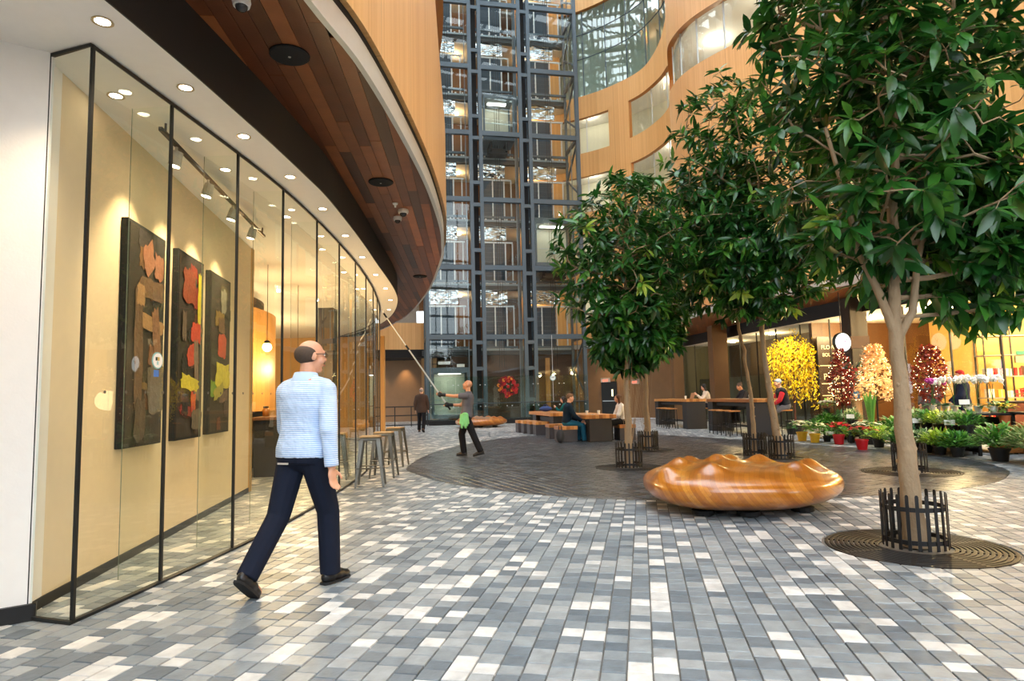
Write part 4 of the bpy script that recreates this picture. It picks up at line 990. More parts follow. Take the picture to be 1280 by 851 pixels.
def grow_tree(base, trunk, r0, crown, ntips, leaf_len, nleaf, seed, label, forks=()):
    R = np.random.RandomState(seed)
    root = thing('tree', label, 'tree', (base[0], base[1], 0))
    # tips spread through the crown, more of them near its skin
    tips = []
    while len(tips) < ntips:
        c, rd = crown[R.randint(len(crown))]
        u = R.normal(size=3); u /= np.linalg.norm(u); q = (R.rand() ** .42)
        p = np.array(c) + u * q * np.array(rd)
        if p[2] > 1.5: tips.append(p)
    tips = np.array(tips)
    tr = np.array(trunk, float); dd = np.r_[0, np.cumsum(np.linalg.norm(np.diff(tr, axis=0), axis=1))]
    m = int(dd[-1] / .15); ts = np.linspace(0, dd[-1], m); P = [np.array([np.interp(t, dd, tr[:, k]) for k in range(3)]) for t in ts]
    par = [-1] + list(range(m - 1)); zmin = crown[0][0][2] - crown[0][1][2] - .1
    active = np.ones(len(tips), bool); tipnode = -np.ones(len(tips), int); step = .16
    for it in range(60):
        if not active.any(): break
        A = np.array(P); ok = np.where(A[:, 2] > max(zmin, 1.55))[0]
        ai = np.where(active)[0]
        D = np.linalg.norm(A[ok][None] - tips[ai][:, None], axis=2) + .35 * np.maximum(0, A[ok][None, :, 2] - tips[ai][:, None, 2])
        nn = ok[D.argmin(1)]
        near = np.linalg.norm(A[nn] - tips[ai], axis=1) < .2
        tipnode[ai[near]] = nn[near]; active[ai[near]] = False
        for k in set(nn[~near]):
            d = (tips[ai[(nn == k) & ~near]] - A[k]); d = (d / np.linalg.norm(d, axis=1)[:, None]).sum(0) + R.normal(size=3) * .25; 
            P.append(A[k] + d / np.linalg.norm(d) * step); par.append(k)
    A = np.array(P); tipnode[tipnode < 0] = 0
    cnt = np.zeros(len(P)); 
    for k in tipnode: cnt[k] += 1
    for k in range(len(P) - 1, 0, -1): cnt[par[k]] += cnt[k]
    rad = .0055 * np.maximum(cnt, .6) ** .42
    mb = MB(); off = np.array([base[0], base[1], 0])
    for k in range(m, len(P)):
        if cnt[k] < 1: continue
        a, b = A[par[k]] - off, A[k] - off; rb = rad[k]; ra = min(rad[par[k]], rb * 1.35)
        mb.cyl(tuple(a), tuple(b), ra, rb, 5)
    for tpos, k in zip(tips, tipnode): mb.cyl(tuple(A[k] - off), tuple(tpos - off), .005, .003, 3)
    zs = A[:m, 2]; rt = [max(.012, r0 * (1 - .45 * z / 2.0) if z < 2 else r0 * .55 * (1 - (z - 2) / max(zs.max() - 1.9, .5)) + .008) for z in zs]; rt[0] = r0 * 1.25; rt[1] = r0 * 1.08
    wob = R.normal(size=(m, 3)) * .008; wob[:, 2] = 0; wob[0] = 0
    mb.tube([tuple(A[k] - off + wob[k]) for k in range(m)], rt, 12)
    for fk in forks: mb.tube([tuple(np.array(p) - off) for p in fk[0]], list(np.linspace(fk[1], fk[1] * .4, len(fk[0]))), 9)
    for k in range(9):
        z = R.uniform(.5, 1.7); a = R.rand() * 6.28; i = int(np.argmin(abs(zs - z))); c = A[i] - off
        mb.sph((c[0] + rt[i] * .95 * math.cos(a), c[1] + rt[i] * .95 * math.sin(a), z), (.016, .016, .02), 7, 5)
    mb.build('trunk', BARK, root, math.radians(50))
    # leaves in drooping whorls
    Ms = []; ti = []; sh = []
    cen = np.mean([c for c, _ in crown], axis=0)
    for tpos, k in zip(tips, tipnode):
        ax = tpos - A[k]; ax = ax / (np.linalg.norm(ax) + 1e-6); out = tpos - cen; out /= np.linalg.norm(out) + 1e-6
        ax = ax * .5 + out * .6 + np.array([0, 0, .15]); ax /= np.linalg.norm(ax)
        u = np.cross(ax, [0, 0, 1.0]); u /= np.linalg.norm(u) + 1e-6; w = np.cross(u, ax)
        base_s = R.normal(.36, .14)
        young = R.rand() < .11
        for j in range(nleaf):
            a = 2.4 * j + R.rand() * .6; spread = R.uniform(.7, 1.25)
            d = ax * math.cos(spread) + (u * math.cos(a) + w * math.sin(a)) * math.sin(spread); d[2] -= R.uniform(.15, .6); d /= np.linalg.norm(d)
            up = np.array([0, 0, 1.0]) * .8 + out * .4 + R.normal(size=3) * .25; x = np.cross(d, up); x /= np.linalg.norm(x) + 1e-6; z = np.cross(x, d)
            L = leaf_len * R.uniform(.65, 1.15)
            M4 = np.eye(4); M4[:3, 0] = x * L; M4[:3, 1] = d * L; M4[:3, 2] = z * L; M4[:3, 3] = tpos - ax * R.uniform(0, .1) - off
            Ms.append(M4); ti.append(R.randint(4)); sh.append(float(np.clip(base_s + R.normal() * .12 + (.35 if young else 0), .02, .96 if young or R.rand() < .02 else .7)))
    TREES.append(dict(root=root, Ms=np.array(Ms), ti=np.array(ti), sh=np.array(sh), off=off))
    return root
grow_tree((3.30, 5.43), [(3.30, 5.43, 0), (3.27, 5.42, 1.0), (3.26, 5.42, 2.0), (3.32, 5.45, 2.7), (3.45, 5.5, 3.6), (3.5, 5.6, 4.6)], .088,
          [((3.55, 5.55, 3.5), (1.25, 1.15, 1.5)), ((3.4, 5.6, 4.7), (1.55, 1.3, 1.2)), ((4.15, 5.6, 2.75), (.6, .7, .95))], 760, .25, 9, 21, 'large leafy tree with the thickest forked trunk, its guard on a wide grate',
          forks=[([(3.26, 5.42, 1.75), (3.14, 5.4, 2.1), (2.98, 5.38, 2.45), (2.9, 5.4, 3.0), (2.8, 5.45, 3.6)], .04), ([(3.26, 5.42, 1.7), (3.42, 5.42, 1.95), (3.5, 5.42, 2.4), (3.75, 5.45, 3.1)], .042)])
grow_tree((6.2, 10.2), [(6.2, 10.2, 0), (6.2, 10.2, 2.0), (6.3, 10.3, 4.5)], .08, [((6.3, 10.3, 5.0), (1.6, 1.5, 2.2))], 480, .25, 9, 22, 'leafy tree standing behind the large tree, near the flower display')
grow_tree((5.25, 12.75), [(5.25, 12.75, 0), (5.12, 12.75, 1.0), (5.0, 12.75, 2.2), (5.02, 12.75, 3.4), (4.9, 12.7, 5.5)], .085, [((4.75, 12.6, 5.5), (1.7, 1.5, 2.5)), ((5.0, 12.4, 3.9), (1.35, 1.2, 1.2))], 800, .27, 9, 23, 'tall leafy tree with a leaning trunk behind the wooden bench')
grow_tree((5.05, 13.6), [(5.05, 13.6, 0), (5.03, 13.6, 1.2), (4.9, 13.6, 2.4), (4.6, 13.6, 4.5)], .055, [((4.55, 13.7, 4.7), (1.35, 1.3, 1.9))], 420, .26, 9, 24, 'slim tree close behind the leaning trunk tree')
grow_tree((2.07, 11.75), [(2.07, 11.75, 0), (2.08, 11.75, 1.5), (2.12, 11.8, 2.6), (2.15, 11.9, 4.2)], .075, [((2.1, 11.9, 3.85), (1.35, 1.25, 1.75)), ((2.2, 11.9, 2.5), (.8, .8, .75))], 640, .27, 9, 25, 'leafy tree with a pale straight trunk before the communal tables')
grow_tree((3.16, 15.3), [(3.16, 15.3, 0), (3.15, 15.3, 1.8), (3.2, 15.3, 4.2)], .085, [((3.4, 15.3, 4.5), (1.35, 1.25, 2.0)), ((3.3, 15.3, 2.9), (.9, .9, .8))], 480, .27, 9, 26, 'leafy tree with a darker trunk behind the pale trunk')
# which leaves show largest: nearest leaf in each small cell of the picture
zb_ = {}
for T in TREES:
    n = len(T['Ms']); c = np.array([0, .5, 0, 1.0]); W = (T['Ms'] @ c)[:, :3] + T['off']; q = W - CAM; dep = q @ FW
    X = 640 + FPX * (q @ RC) / dep; Y = 425.5 - FPX * (q @ UC) / dep
    nrm = T['Ms'][:, :3, 2]; L2 = (np.linalg.norm(nrm, axis=1)) ** 2; fac = abs((nrm * q).sum(1)) / (np.linalg.norm(nrm, axis=1) * np.linalg.norm(q, axis=1))
    T['A'] = L2 * .18 * fac * (FPX / dep) ** 2; T['A'][(X < 0) | (X > 1280) | (Y < 0) | (Y > 851)] = 0
    T['cell'] = [(int(x // 9), int(y // 9)) for x, y in zip(X, Y)]; T['dep'] = dep
    for i in range(n):
        k = T['cell'][i]
        if k not in zb_ or dep[i] < zb_[k]: zb_[k] = dep[i]
for T in TREES:
    vis = np.array([T['dep'][i] <= zb_[T['cell'][i]] + .12 for i in range(len(T['dep']))]); score = T['A'] * np.where(vis, 1, .05)
    order = np.argsort(-score); big = [i for i in order[:300] if score[i] > 12]; bs = set(big)
    for i in big:
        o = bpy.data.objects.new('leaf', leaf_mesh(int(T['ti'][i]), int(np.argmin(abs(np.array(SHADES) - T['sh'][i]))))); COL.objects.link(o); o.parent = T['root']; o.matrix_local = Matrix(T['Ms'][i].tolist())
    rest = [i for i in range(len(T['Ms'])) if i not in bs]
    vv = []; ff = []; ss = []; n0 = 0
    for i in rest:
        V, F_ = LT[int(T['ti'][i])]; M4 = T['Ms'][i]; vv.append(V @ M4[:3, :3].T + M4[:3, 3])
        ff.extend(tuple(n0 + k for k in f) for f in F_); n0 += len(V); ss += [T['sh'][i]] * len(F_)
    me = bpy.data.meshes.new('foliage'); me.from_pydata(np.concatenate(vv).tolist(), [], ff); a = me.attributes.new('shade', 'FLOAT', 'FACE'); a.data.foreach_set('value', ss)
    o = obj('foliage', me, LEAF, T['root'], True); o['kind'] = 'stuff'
# ------------------------------------------------------------------ grates and picket guards
IRON = pmat('wet_cast_iron', srgb(26, 24, 23), .48, .0, var=.3, scale=4, spec=.3)
def make_grate(r):
    t = thing('tree_grate', '', 'tree grate')
    mb = MB(); mb.lathe([(.2, -.03), (r, -.03), (r, -.026), (.2, -.026)], 48); mb.build('grate_bed', BLACKM, t)
    k = .27; i = 0
    while k < r - .02:
        e = min(k + .026, r); mb = MB(); n = 64
        mb.loft([[(q * math.cos(2 * PI * j / n), q * math.sin(2 * PI * j / n), z) for j in range(n)] for q, z in ((k, -.026), (k, -.003), (k + .004, 0), (e - .004, 0), (e, -.003), (e, -.026))], cap=False)
        mb.build('grate_ring', IRON, t); k += .0385
    mb = MB()
    for j in range(8): mb.at((0, 0, 0), j * PI / 4 + .2); mb.box(((r + .26) / 2, 0, -.012), (r - .27, .035, .022))
    mb.build('grate_spokes', IRON, t)
    return t
def make_guard(r=.235, h=.44, n=22):
    t = thing('tree_guard', '', 'tree guard')
    for z in (.05, .31):
        mb = MB(); m = 40
        mb.loft([[(q * math.cos(2 * PI * j / m), q * math.sin(2 * PI * j / m), zz) for j in range(m)] for q, zz in ((r - .012, z), (r, z), (r, z + .035), (r - .012, z + .035), (r - .012, z))], cap=False); mb.build('hoop', BLACK, t)
    pk = MB(); pk.loft([[(.003 * sx, w, z) for sx, w in ((-1, -ww), (1, -ww), (1, ww), (-1, ww))] for z, ww in ((.0, .013), (h - .015, .013), (h - .004, .009), (h, .004))]); pm = pk.mesh('picket'); pm.materials.append(BLACK)
    for j in range(n):
        a = 2 * PI * j / n; o = bpy.data.objects.new('picket', pm); COL.objects.link(o); o.parent = t; o.location = ((r + .004) * math.cos(a), (r + .004) * math.sin(a), .006); o.rotation_euler = (0, 0, a)
    return t
names = ['round the thickest trunk by the big bench corner', 'behind the large tree near the flower display', 'round the leaning trunk behind the wooden bench', 'round the slim tree behind the leaning trunk', 'round the pale straight trunk', 'round the darker trunk behind the pale one']
gl_ = {(round(g[0], 2), round(g[1], 2)): g for g in GRATES}
tb_ = [(3.30, 5.43), (6.2, 10.2), (5.25, 12.75), (5.05, 13.6), (2.07, 11.75), (3.16, 15.3)]
gr0 = make_grate(.69); gu0 = make_guard()
for i, (x, y) in enumerate(tb_):
    r = [g[2] for g in GRATES if abs(g[0] - x) < .1 and abs(g[1] - y) < .1][0] / .70
    a = gr0 if i == 0 else copy_tree(gr0); a.location = (x, y, 0); a.scale = (r, r, 1); a['label'] = 'round cast iron grate ' + names[i]
    b = gu0 if i == 0 else copy_tree(gu0); b.location = (x, y, .0); b['label'] = 'black picket guard ' + names[i]; a['group'] = 'round tree grates'; b['group'] = 'black picket tree guards'
# ================================================================== pebble shaped wooden benches
def benchmat():
    m = bpy.data.materials.new('laminated_honey_wood'); m.use_nodes = True; nt = m.node_tree; N = nt.nodes; L = nt.links
    b = N['Principled BSDF']; b.inputs['Roughness'].default_value = .28; b.inputs['Coat Weight'].default_value = .8; b.inputs['Coat Roughness'].default_value = .12
    tc = N.new('ShaderNodeTexCoord'); mp = N.new('ShaderNodeMapping'); mp.inputs['Rotation'].default_value = (.5, .35, .7); L.new(tc.outputs['Object'], mp.inputs[0])
    sx = N.new('ShaderNodeSeparateXYZ'); L.new(mp.outputs[0], sx.inputs[0])
    n0 = N.new('ShaderNodeTexNoise'); n0.inputs['Scale'].default_value = 1.4; L.new(mp.outputs[0], n0.inputs['Vector'])
    def M(op, a, c):
        n = N.new('ShaderNodeMath'); n.operation = op
        for i, v in enumerate((a, c)):
            if isinstance(v, (int, float)): n.inputs[i].default_value = v
            else: L.new(v, n.inputs[i])
        return n.outputs[0]
    q = M('ADD', M('MULTIPLY', sx.outputs[0], 26.0), M('MULTIPLY', n0.outputs['Fac'], 1.0)); fl_ = M('FLOOR', q, 0); fr = M('FRACT', q, 0)
    seg = M('FLOOR', M('ADD', M('MULTIPLY', sx.outputs[1], 1.6), M('MULTIPLY', fl_, .37)), 0)
    cb = N.new('ShaderNodeCombineXYZ'); L.new(fl_, cb.inputs[0]); L.new(seg, cb.inputs[1]); wn_ = N.new('ShaderNodeTexWhiteNoise'); L.new(cb.outputs[0], wn_.inputs['Vector'])
    g = N.new('ShaderNodeTexNoise'); g.inputs['Scale'].default_value = 6; mp2 = N.new('ShaderNodeMapping'); mp2.inputs['Scale'].default_value = (8, .8, 8); L.new(mp.outputs[0], mp2.inputs[0]); L.new(mp2.outputs[0], g.inputs['Vector'])
    t = M('ADD', M('MULTIPLY', wn_.outputs['Value'], .7), M('MULTIPLY', g.outputs['Fac'], .35))
    rp = N.new('ShaderNodeValToRGB'); cr = rp.color_ramp; cr.elements[0].color = srgb(150, 82, 18); cr.elements[1].color = srgb(216, 152, 62)
    e = cr.elements.new(.45); e.color = srgb(182, 108, 28); e = cr.elements.new(.8); e.color = srgb(198, 126, 40)
    L.new(t, rp.inputs[0]); dk = N.new('ShaderNodeMix'); dk.data_type = 'RGBA'; L.new(M('MULTIPLY', M('LESS_THAN', fr, .06), .45), dk.inputs[0]); L.new(rp.outputs[0], dk.inputs[6]); dk.inputs[7].default_value = srgb(96, 50, 14)
    L.new(dk.outputs[2], b.inputs['Base Color'])
    return m
HONEY = benchmat()
BUMPS = [(-.85, -.25), (-.55, .3), (-.42, -.42), (-.05, .45), (-.08, -.02), (.42, .38), (.48, -.45), (.88, .1), (.2, .75), (-.3, .75)]
def make_bench(label, loc, rz, sx, sy, sz):
    t = thing('sculpted_bench', label, 'bench', loc, rz)
    nu, nv = 128, 44; rings = []
    for i in range(1, nv):
        ph = -PI / 2 + PI * i / nv; c, s_ = math.cos(ph), math.sin(ph)
        rr = abs(c) ** .72; ring = []
        for j in range(nu):
            a = 2 * PI * j / nu; lob = 1 + .035 * math.cos(3 * a + .6) + .02 * math.cos(5 * a)
            x, y = rr * math.cos(a) * lob, rr * math.sin(a) * lob
            z = (abs(s_) ** (.8 if s_ > 0 else .62)) * (1 if s_ > 0 else -1)
            zz = .265 + z * (.195 if s_ > 0 else .235)
            if s_ > 0:
                for bx, by in BUMPS: zz += .085 * math.exp(-(((x - bx * .95) * 1.2) ** 2 + ((y - by) * .95) ** 2) / .019) * min(1, s_ * 2.2)
            else:
                k = (-s_) ** 1.2; x *= 1 - .1 * k; y *= 1 - .1 * k
            ring.append((x * sx, y * sy, zz * sz))
        rings.append(ring)
    mb = MB(); mb.loft(rings); mb.build('wooden_body', HONEY, t, True)
    for fx, fy in ((-.5, -.4), (.5, -.4), (0, .5), (-.1, -.55)):
        mb = MB(); mb.lathe([(.1, 0), (.12, .01), (.12, .05 * sz), (.05, .05 * sz)], 14, (fx * sx, fy * sy, 0)); mb.build('foot', BLACKM, t)
    return t
make_bench('large bumpy honey coloured wooden bench like a pebble beside the forked tree', (2.54, 7.46, 0), .05, 1.1, 1.0, 1.05)
make_bench('honey coloured wooden pebble bench before the glass screen of the elevators', (-1.55, 29.6, 0), .3, 1.2, .9, .95)
# ================================================================== tables, bench cubes, stools
TOPW = attrmat('butcher_block', 'shade', [(0, srgb(150, 92, 40)), (.5, srgb(190, 126, 62)), (1, srgb(220, 160, 92))], rough=.4, bump=.05, nmix=.15, nscale=6)
DARKB = pmat('charcoal_board', srgb(44, 42, 44), .6, var=.1)
R = random.Random(9)
def plank_top(t, L, W, z, th, n, along=True):
    """a thick top glued up of strips, each strip a piece"""
    for k in range(n):
        mb = MB()
        if along: mb.box((-W / 2 + W * (k + .5) / n, 0, z - th / 2), (W / n - .003, L, th), .004, val=R.uniform(.05, 1))
        else: mb.box((0, -L / 2 + L * (k + .5) / n, z - th / 2), (W, L / n - .003, th), .004, val=R.uniform(.05, 1))
        mb.build('strip', TOPW, t)
def communal_table(loc, rz, L, W, label, ends):
    t = thing('communal_table', label, 'table', loc, rz)
    plank_top(t, L, W, .76, .11, 9)
    for y in ends:
        mb = MB(); mb.box((0, y, .325), (W * .72, .62, .65), .006); mb.build('block_leg', DARKB, t)
    mb = MB(); mb.box((0, 0, .5), (W * .4, L * .9, .16)); mb.build('beam', DARKB, t)
    return t
communal_table((2.25, 19.6, 0), math.radians(10), 2.6, .92, 'low wooden communal table with two cups and a couple facing each other', (-.95, .95))
communal_table((1.35, 23.3, 0), math.radians(10), 3.6, .92, 'low wooden communal table behind the couple, with a dark bag on it', (-1.4, 1.4))
def bench_cube(x, y, rz, label, w=.55, d=.45):
    t = thing('bench_cube', label, 'stool', (x, y, 0), rz, 'wood topped cube seats along the communal tables')
    mb = MB(); mb.box((0, 0, .175), (w * .96, d * .96, .35), .006); mb.build('base', pmat('grey_board', srgb(66, 62, 66), .6), t)
    for k in range(5): mb = MB(); mb.box((-w / 2 + w * (k + .5) / 5, 0, .4), (w / 5 - .003, d, .1), .004, val=R.uniform(.1, 1)); mb.build('strip', TOPW, t)
row = 'wood topped cube seat in the row beside the far communal table'
for k, (x, y) in enumerate(((.35, 24.25), (.55, 23.65), (.75, 23.05), (.95, 22.45))): bench_cube(x, y, math.radians(10), row, .52, .56)
bench_cube(1.28, 20.25, math.radians(10), 'wood topped cube seat behind the one the man in dark sweater sits on', .5, .56)
bench_cube(1.5, 18.75, math.radians(10), 'wood topped cube seat under the man in the dark sweater', .56, .6)
bench_cube(3.24, 18.95, math.radians(10), 'wood topped cube seat under the woman in the white top', .5, .56)
bench_cube(2.2, 24.2, math.radians(10), 'wood topped cube seat under the woman in the teal sweater', .5, .56)
def cup(x, y, z, label, grp):
    t = thing('paper_cup', label, 'cup', (x, y, z), 0, grp)
    mb = MB(); mb.lathe([(.02, 0), (.032, 0), (.042, .1), (.02, .1)], 14); mb.build('cup_body', pmat('paper_white', srgb(236, 232, 224), .6), t, math.radians(40))
    mb = MB(); mb.lathe([(.01, .1), (.046, .1), (.046, .108), (.04, .118), (.01, .118)], 14); mb.build('lid', MATS['white_plastic'], t)
cup(2.13, 18.75, .76, 'white paper cup on the communal table near the man', None); cup(2.47, 18.72, .76, 'white paper cup on the communal table near the woman in white', None)
t = thing('phone', 'small pale phone lying between the two paper cups', 'phone', (2.3, 18.72, .76)); mb = MB(); mb.box((0, 0, .005), (.09, .16, .01), .002); mb.build('phone_body', MATS['white_plastic'], t)
mb = MB(); mb.box((0, 0, .0108), (.08, .145, .001)); mb.build('phone_screen', pmat('phone_grey', srgb(120, 124, 130), .15), t)
def sack(label, loc, s, m, nm='handbag'):
    t = thing(nm, label, 'bag', loc); mb = MB(); mb.sph((0, 0, s[2]), s, 16, 10); o = mb.build('bag_body', m, t, True)
    mb = MB(); mb.tube([(-s[0] * .4, 0, s[2] * 1.8), (-s[0] * .25, 0, s[2] * 2.5), (s[0] * .25, 0, s[2] * 2.5), (s[0] * .4, 0, s[2] * 1.8)], .012, 6); mb.build('strap', m, t)
sack('navy blue soft bag on the far communal table', (1.2, 24.0, .76), (.24, .13, .1), pmat('navy_cloth', srgb(28, 52, 110), .7))
sack('dark backpack on the floor beside the seated man', (1.3, 18.25, 0), (.12, .12, .19), pmat('charcoal_cloth', srgb(44, 46, 52), .8), 'backpack')
def bar_table(loc, rz, L, W, label, ends):
    t = thing('bar_table', label, 'bar table', loc, rz); plank_top(t, L, W, 1.1, .1, 6)
    for y in ends: mb = MB(); mb.box((0, y, .5), (W * .97, .5, 1.0), .006); mb.build('block_leg', DARKB, t)
    mb = MB(); mb.box((0, 0, .92), (W * .6, L * .9, .1)); mb.build('beam', DARKB, t)
    mb = MB(); mb.box((0, 0, .25), (W * .15, L * .8, .06)); mb.build('footrest', BLACK, t)
bar_table((6.62, 25.9, 0), math.radians(2), 4.6, .74, 'tall wooden bar table where the woman in white sits', (-2.0, 2.0))
bar_table((7.25, 20.7, 0), math.radians(2), 4.0, .74, 'tall wooden bar table with the laptop on it', (-1.7, 1.7))
def make_stool(label, grp, loc, rz):
    t = thing('bar_stool', label, 'stool', loc, rz, grp)
    mb = MB(); mb.box((0, 0, .745), (.36, .36, .04), .01, val=.45); mb.build('seat', TOPW, t)
    for sx in (-1, 1):
        for sy in (-1, 1): mb = MB(); mb.cyl((sx * .15, sy * .15, .73), (sx * .17, sy * .17, 0), .014, n=8); mb.build('leg', BLACK, t)
    for a, b in (((-.16, -.16), (.16, -.16)), ((-.16, .16), (.16, .16)), ((-.16, -.16), (-.16, .16)), ((.16, -.16), (.16, .16))):
        mb = MB(); mb.cyl((*a, .28), (*b, .28), .01, n=6); mb.build('stretcher', BLACK, t)
    return t
s0 = make_stool('black legged wooden bar stool along the bar table of the woman in white', 'stools at the bar tables', (5.95, 24.3, 0), .03)
for x, y in ((5.95, 25.1), (5.95, 25.9)): c_ = copy_tree(s0); c_.location = (x, y, 0)
for x, y in ((6.55, 19.3), (6.55, 20.1), (6.55, 20.9)): c_ = copy_tree(s0); c_.location = (x, y, 0); c_['label'] = 'black legged wooden bar stool along the bar table with the laptop'
for x, y, l in ((7.25, 23.9, 'bar stool under the woman in white'), (7.95, 20.9, 'bar stool under the person at the laptop'), (7.95, 18.95, 'bar stool under the person in the red sleeved vest')):
    c_ = copy_tree(s0); c_.location = (x, y, 0); c_['label'] = 'black legged wooden ' + l
# things on the bar tables
def laptop(loc, rz, label, m):
    t = thing('laptop', label, 'laptop', loc, rz); mb = MB(); mb.box((0, 0, .009), (.32, .22, .018), .004); mb.build('keyboard_base', m, t)
    mb = MB(); mb.at((0, .11, .012), 0, -.3); mb.box((0, 0, .11), (.32, .012, .22), .003); mb.build('screen_lid', m, t)
laptop((7.35, 20.75, 1.1), math.radians(-95), 'open dark laptop on the bar table', pmat('laptop_dark', srgb(40, 34, 32), .4))
laptop((6.6, 24.15, 1.1), math.radians(-80), 'open pale tan laptop before the woman in white', pmat('laptop_tan', srgb(170, 120, 80), .5))
cup(6.4, 23.9, 1.1, 'white paper cup beside the tan laptop', None); cup(7.1, 19.3, 1.1, 'white paper cup on the bar table near the tree trunks', None)
for k, (x, y, l) in enumerate(((7.2, 19.75, 'loose white papers on the bar table beside the dark laptop'), (6.75, 22.6 + 2.0, 'loose white papers beside the woman in white'))):
    t = thing('papers', l, 'papers', (x, y, 1.1), .3); 
    for j in range(3): mb = MB(); mb.at((0, 0, .001 + .003 * j), .3 * j); mb.box((0, 0, .001), (.2, .28, .002)); mb.build('sheet', MATS['paper_white'], t)
# ------------------------------------------------------------------ riveted metal stools by the shop glass
GUN = pmat('brushed_gunmetal', srgb(120, 118, 112), .35, .85, var=.15, scale=20)
def metal_stool(loc, rz, label):
    t = thing('metal_stool', label, 'stool', loc, rz); H = .77
    mb = MB(); mb.box((0, 0, H - .014), (.31, .31, .028), .012, val=.6); mb.build('seat_board', pmat('worn_seat_wood', srgb(170, 140, 100), .5, var=.2), t)
    mb = MB(); mb.box((0, 0, H - .052), (.315, .315, .046), .01); mb.build('seat_apron', GUN, t)
    for sx in (-1, 1):
        for sy in (-1, 1):
            mb = MB(); rings = []
            for z, o_, wd in ((H - .05, .155, .06), (.3, .195, .045), (0, .222, .03)):
                x, y = sx * o_, sy * o_; rings.append([(x, y, z), (x - sx * wd, y, z), (x - sx * wd, y - sy * .006, z), (x - sx * .006, y - sy * .006, z), (x - sx * .006, y - sy * wd, z), (x, y - sy * wd, z)])
            mb.loft(rings); mb.build('leg', GUN, t)
    for a, b in (((-1, -1), (1, -1)), ((-1, 1), (1, 1)), ((-1, -1), (-1, 1)), ((1, -1), (1, 1))):
        mb = MB(); mb.cyl((a[0] * .195, a[1] * .195, .29), (b[0] * .195, b[1] * .195, .29), .011, n=6); mb.build('footrest', GUN, t)
metal_stool((-2.22, 9.98, 0), .12, 'gunmetal stool with wooden seat nearest the walking man')
metal_stool((-2.25, 11.15, 0), .0, 'gunmetal stool between two other metal stools by the shop glass')
metal_stool((-2.38, 12.95, 0), -.1, 'gunmetal stool farthest along the shop glass')
metal_stool((-3.05, 11.0, 0), .15, 'gunmetal stool behind the shop glass, standing in for a mirrored one')  # added in place of an outer stool's reflection in the glass
# ================================================================== people
def blob(name, mb, voxel, m, parent, smooth=3):
    """weld overlapping solids into one continuous surface"""
    me = mb.mesh(name); tmp = bpy.data.objects.new('tmp', me); COL.objects.link(tmp)
    md = tmp.modifiers.new('r', 'REMESH'); md.mode = 'VOXEL'; md.voxel_size = voxel
    ms = tmp.modifiers.new('s', 'SMOOTH'); ms.iterations = smooth; ms.factor = .5
    bpy.context.view_layer.update()
    out = bpy.data.meshes.new_from_object(tmp.evaluated_get(bpy.context.evaluated_depsgraph_get())); out.name = name
    bpy.data.objects.remove(tmp, do_unlink=True); bpy.data.meshes.remove(me)
    return obj(name, out, m, parent, True)
def limb(mb, p0, r0, p1, r1, flat=False, n=12):
    mb.cyl(tuple(p0), tuple(p1), r0, r1, n); mb.sph(tuple(p0), r0 * .99, n, 8)
    if not flat: mb.sph(tuple(p1), r1 * .99, n, 8)
def vdir(fwd, side=0.0):
    """limb direction: fwd degrees forward of straight down, side degrees outwards (to +x)"""
    a, b = math.radians(fwd), math.radians(side); return Vector((math.sin(b), math.sin(a) * math.cos(b), -math.cos(a) * math.cos(b)))
def skin_mat(name, c): return pmat(name, srgb(*c), .5, var=.08, scale=30)
SKIN = skin_mat('skin_fair', (214, 158, 128)); SKINT = skin_mat('skin_tan', (196, 138, 102))
def cloth_mat(name, c, **k): return pmat(name, srgb(*c), .85, var=k.pop('var', .15), scale=k.pop('scale', 6), bump=.5, bscale=k.pop('bscale', 9), spec=.2)
def striped_shirt():
    m = bpy.data.materials.new('blue_striped_shirt'); m.use_nodes = True; nt = m.node_tree; N = nt.nodes; L = nt.links
    b = N['Principled BSDF']; b.inputs['Roughness'].default_value = .8; b.inputs['Specular IOR Level'].default_value = .2
    tc = N.new('ShaderNodeTexCoord'); w = N.new('ShaderNodeTexWave'); w.bands_direction = 'Z'; w.inputs['Scale'].default_value = 22; w.inputs['Distortion'].default_value = .6; L.new(tc.outputs['Object'], w.inputs[0])
    mx = N.new('ShaderNodeMix'); mx.data_type = 'RGBA'; mx.inputs[6].default_value = srgb(150, 182, 226); mx.inputs[7].default_value = srgb(214, 226, 244); L.new(w.outputs['Fac'], mx.inputs[0]); L.new(mx.outputs[2], b.inputs['Base Color'])
    n = N.new('ShaderNodeTexNoise'); n.inputs['Scale'].default_value = 7; n.inputs['Detail'].default_value = 3; L.new(tc.outputs['Object'], n.inputs['Vector']); bp = N.new('ShaderNodeBump'); bp.inputs['Strength'].default_value = .7; bp.inputs['Distance'].default_value = .05; L.new(n.outputs['Fac'], bp.inputs['Height']); L.new(bp.outputs[0], b.inputs['Normal'])
    return m
HANDREST = ((.0, .0), (.25, .35))
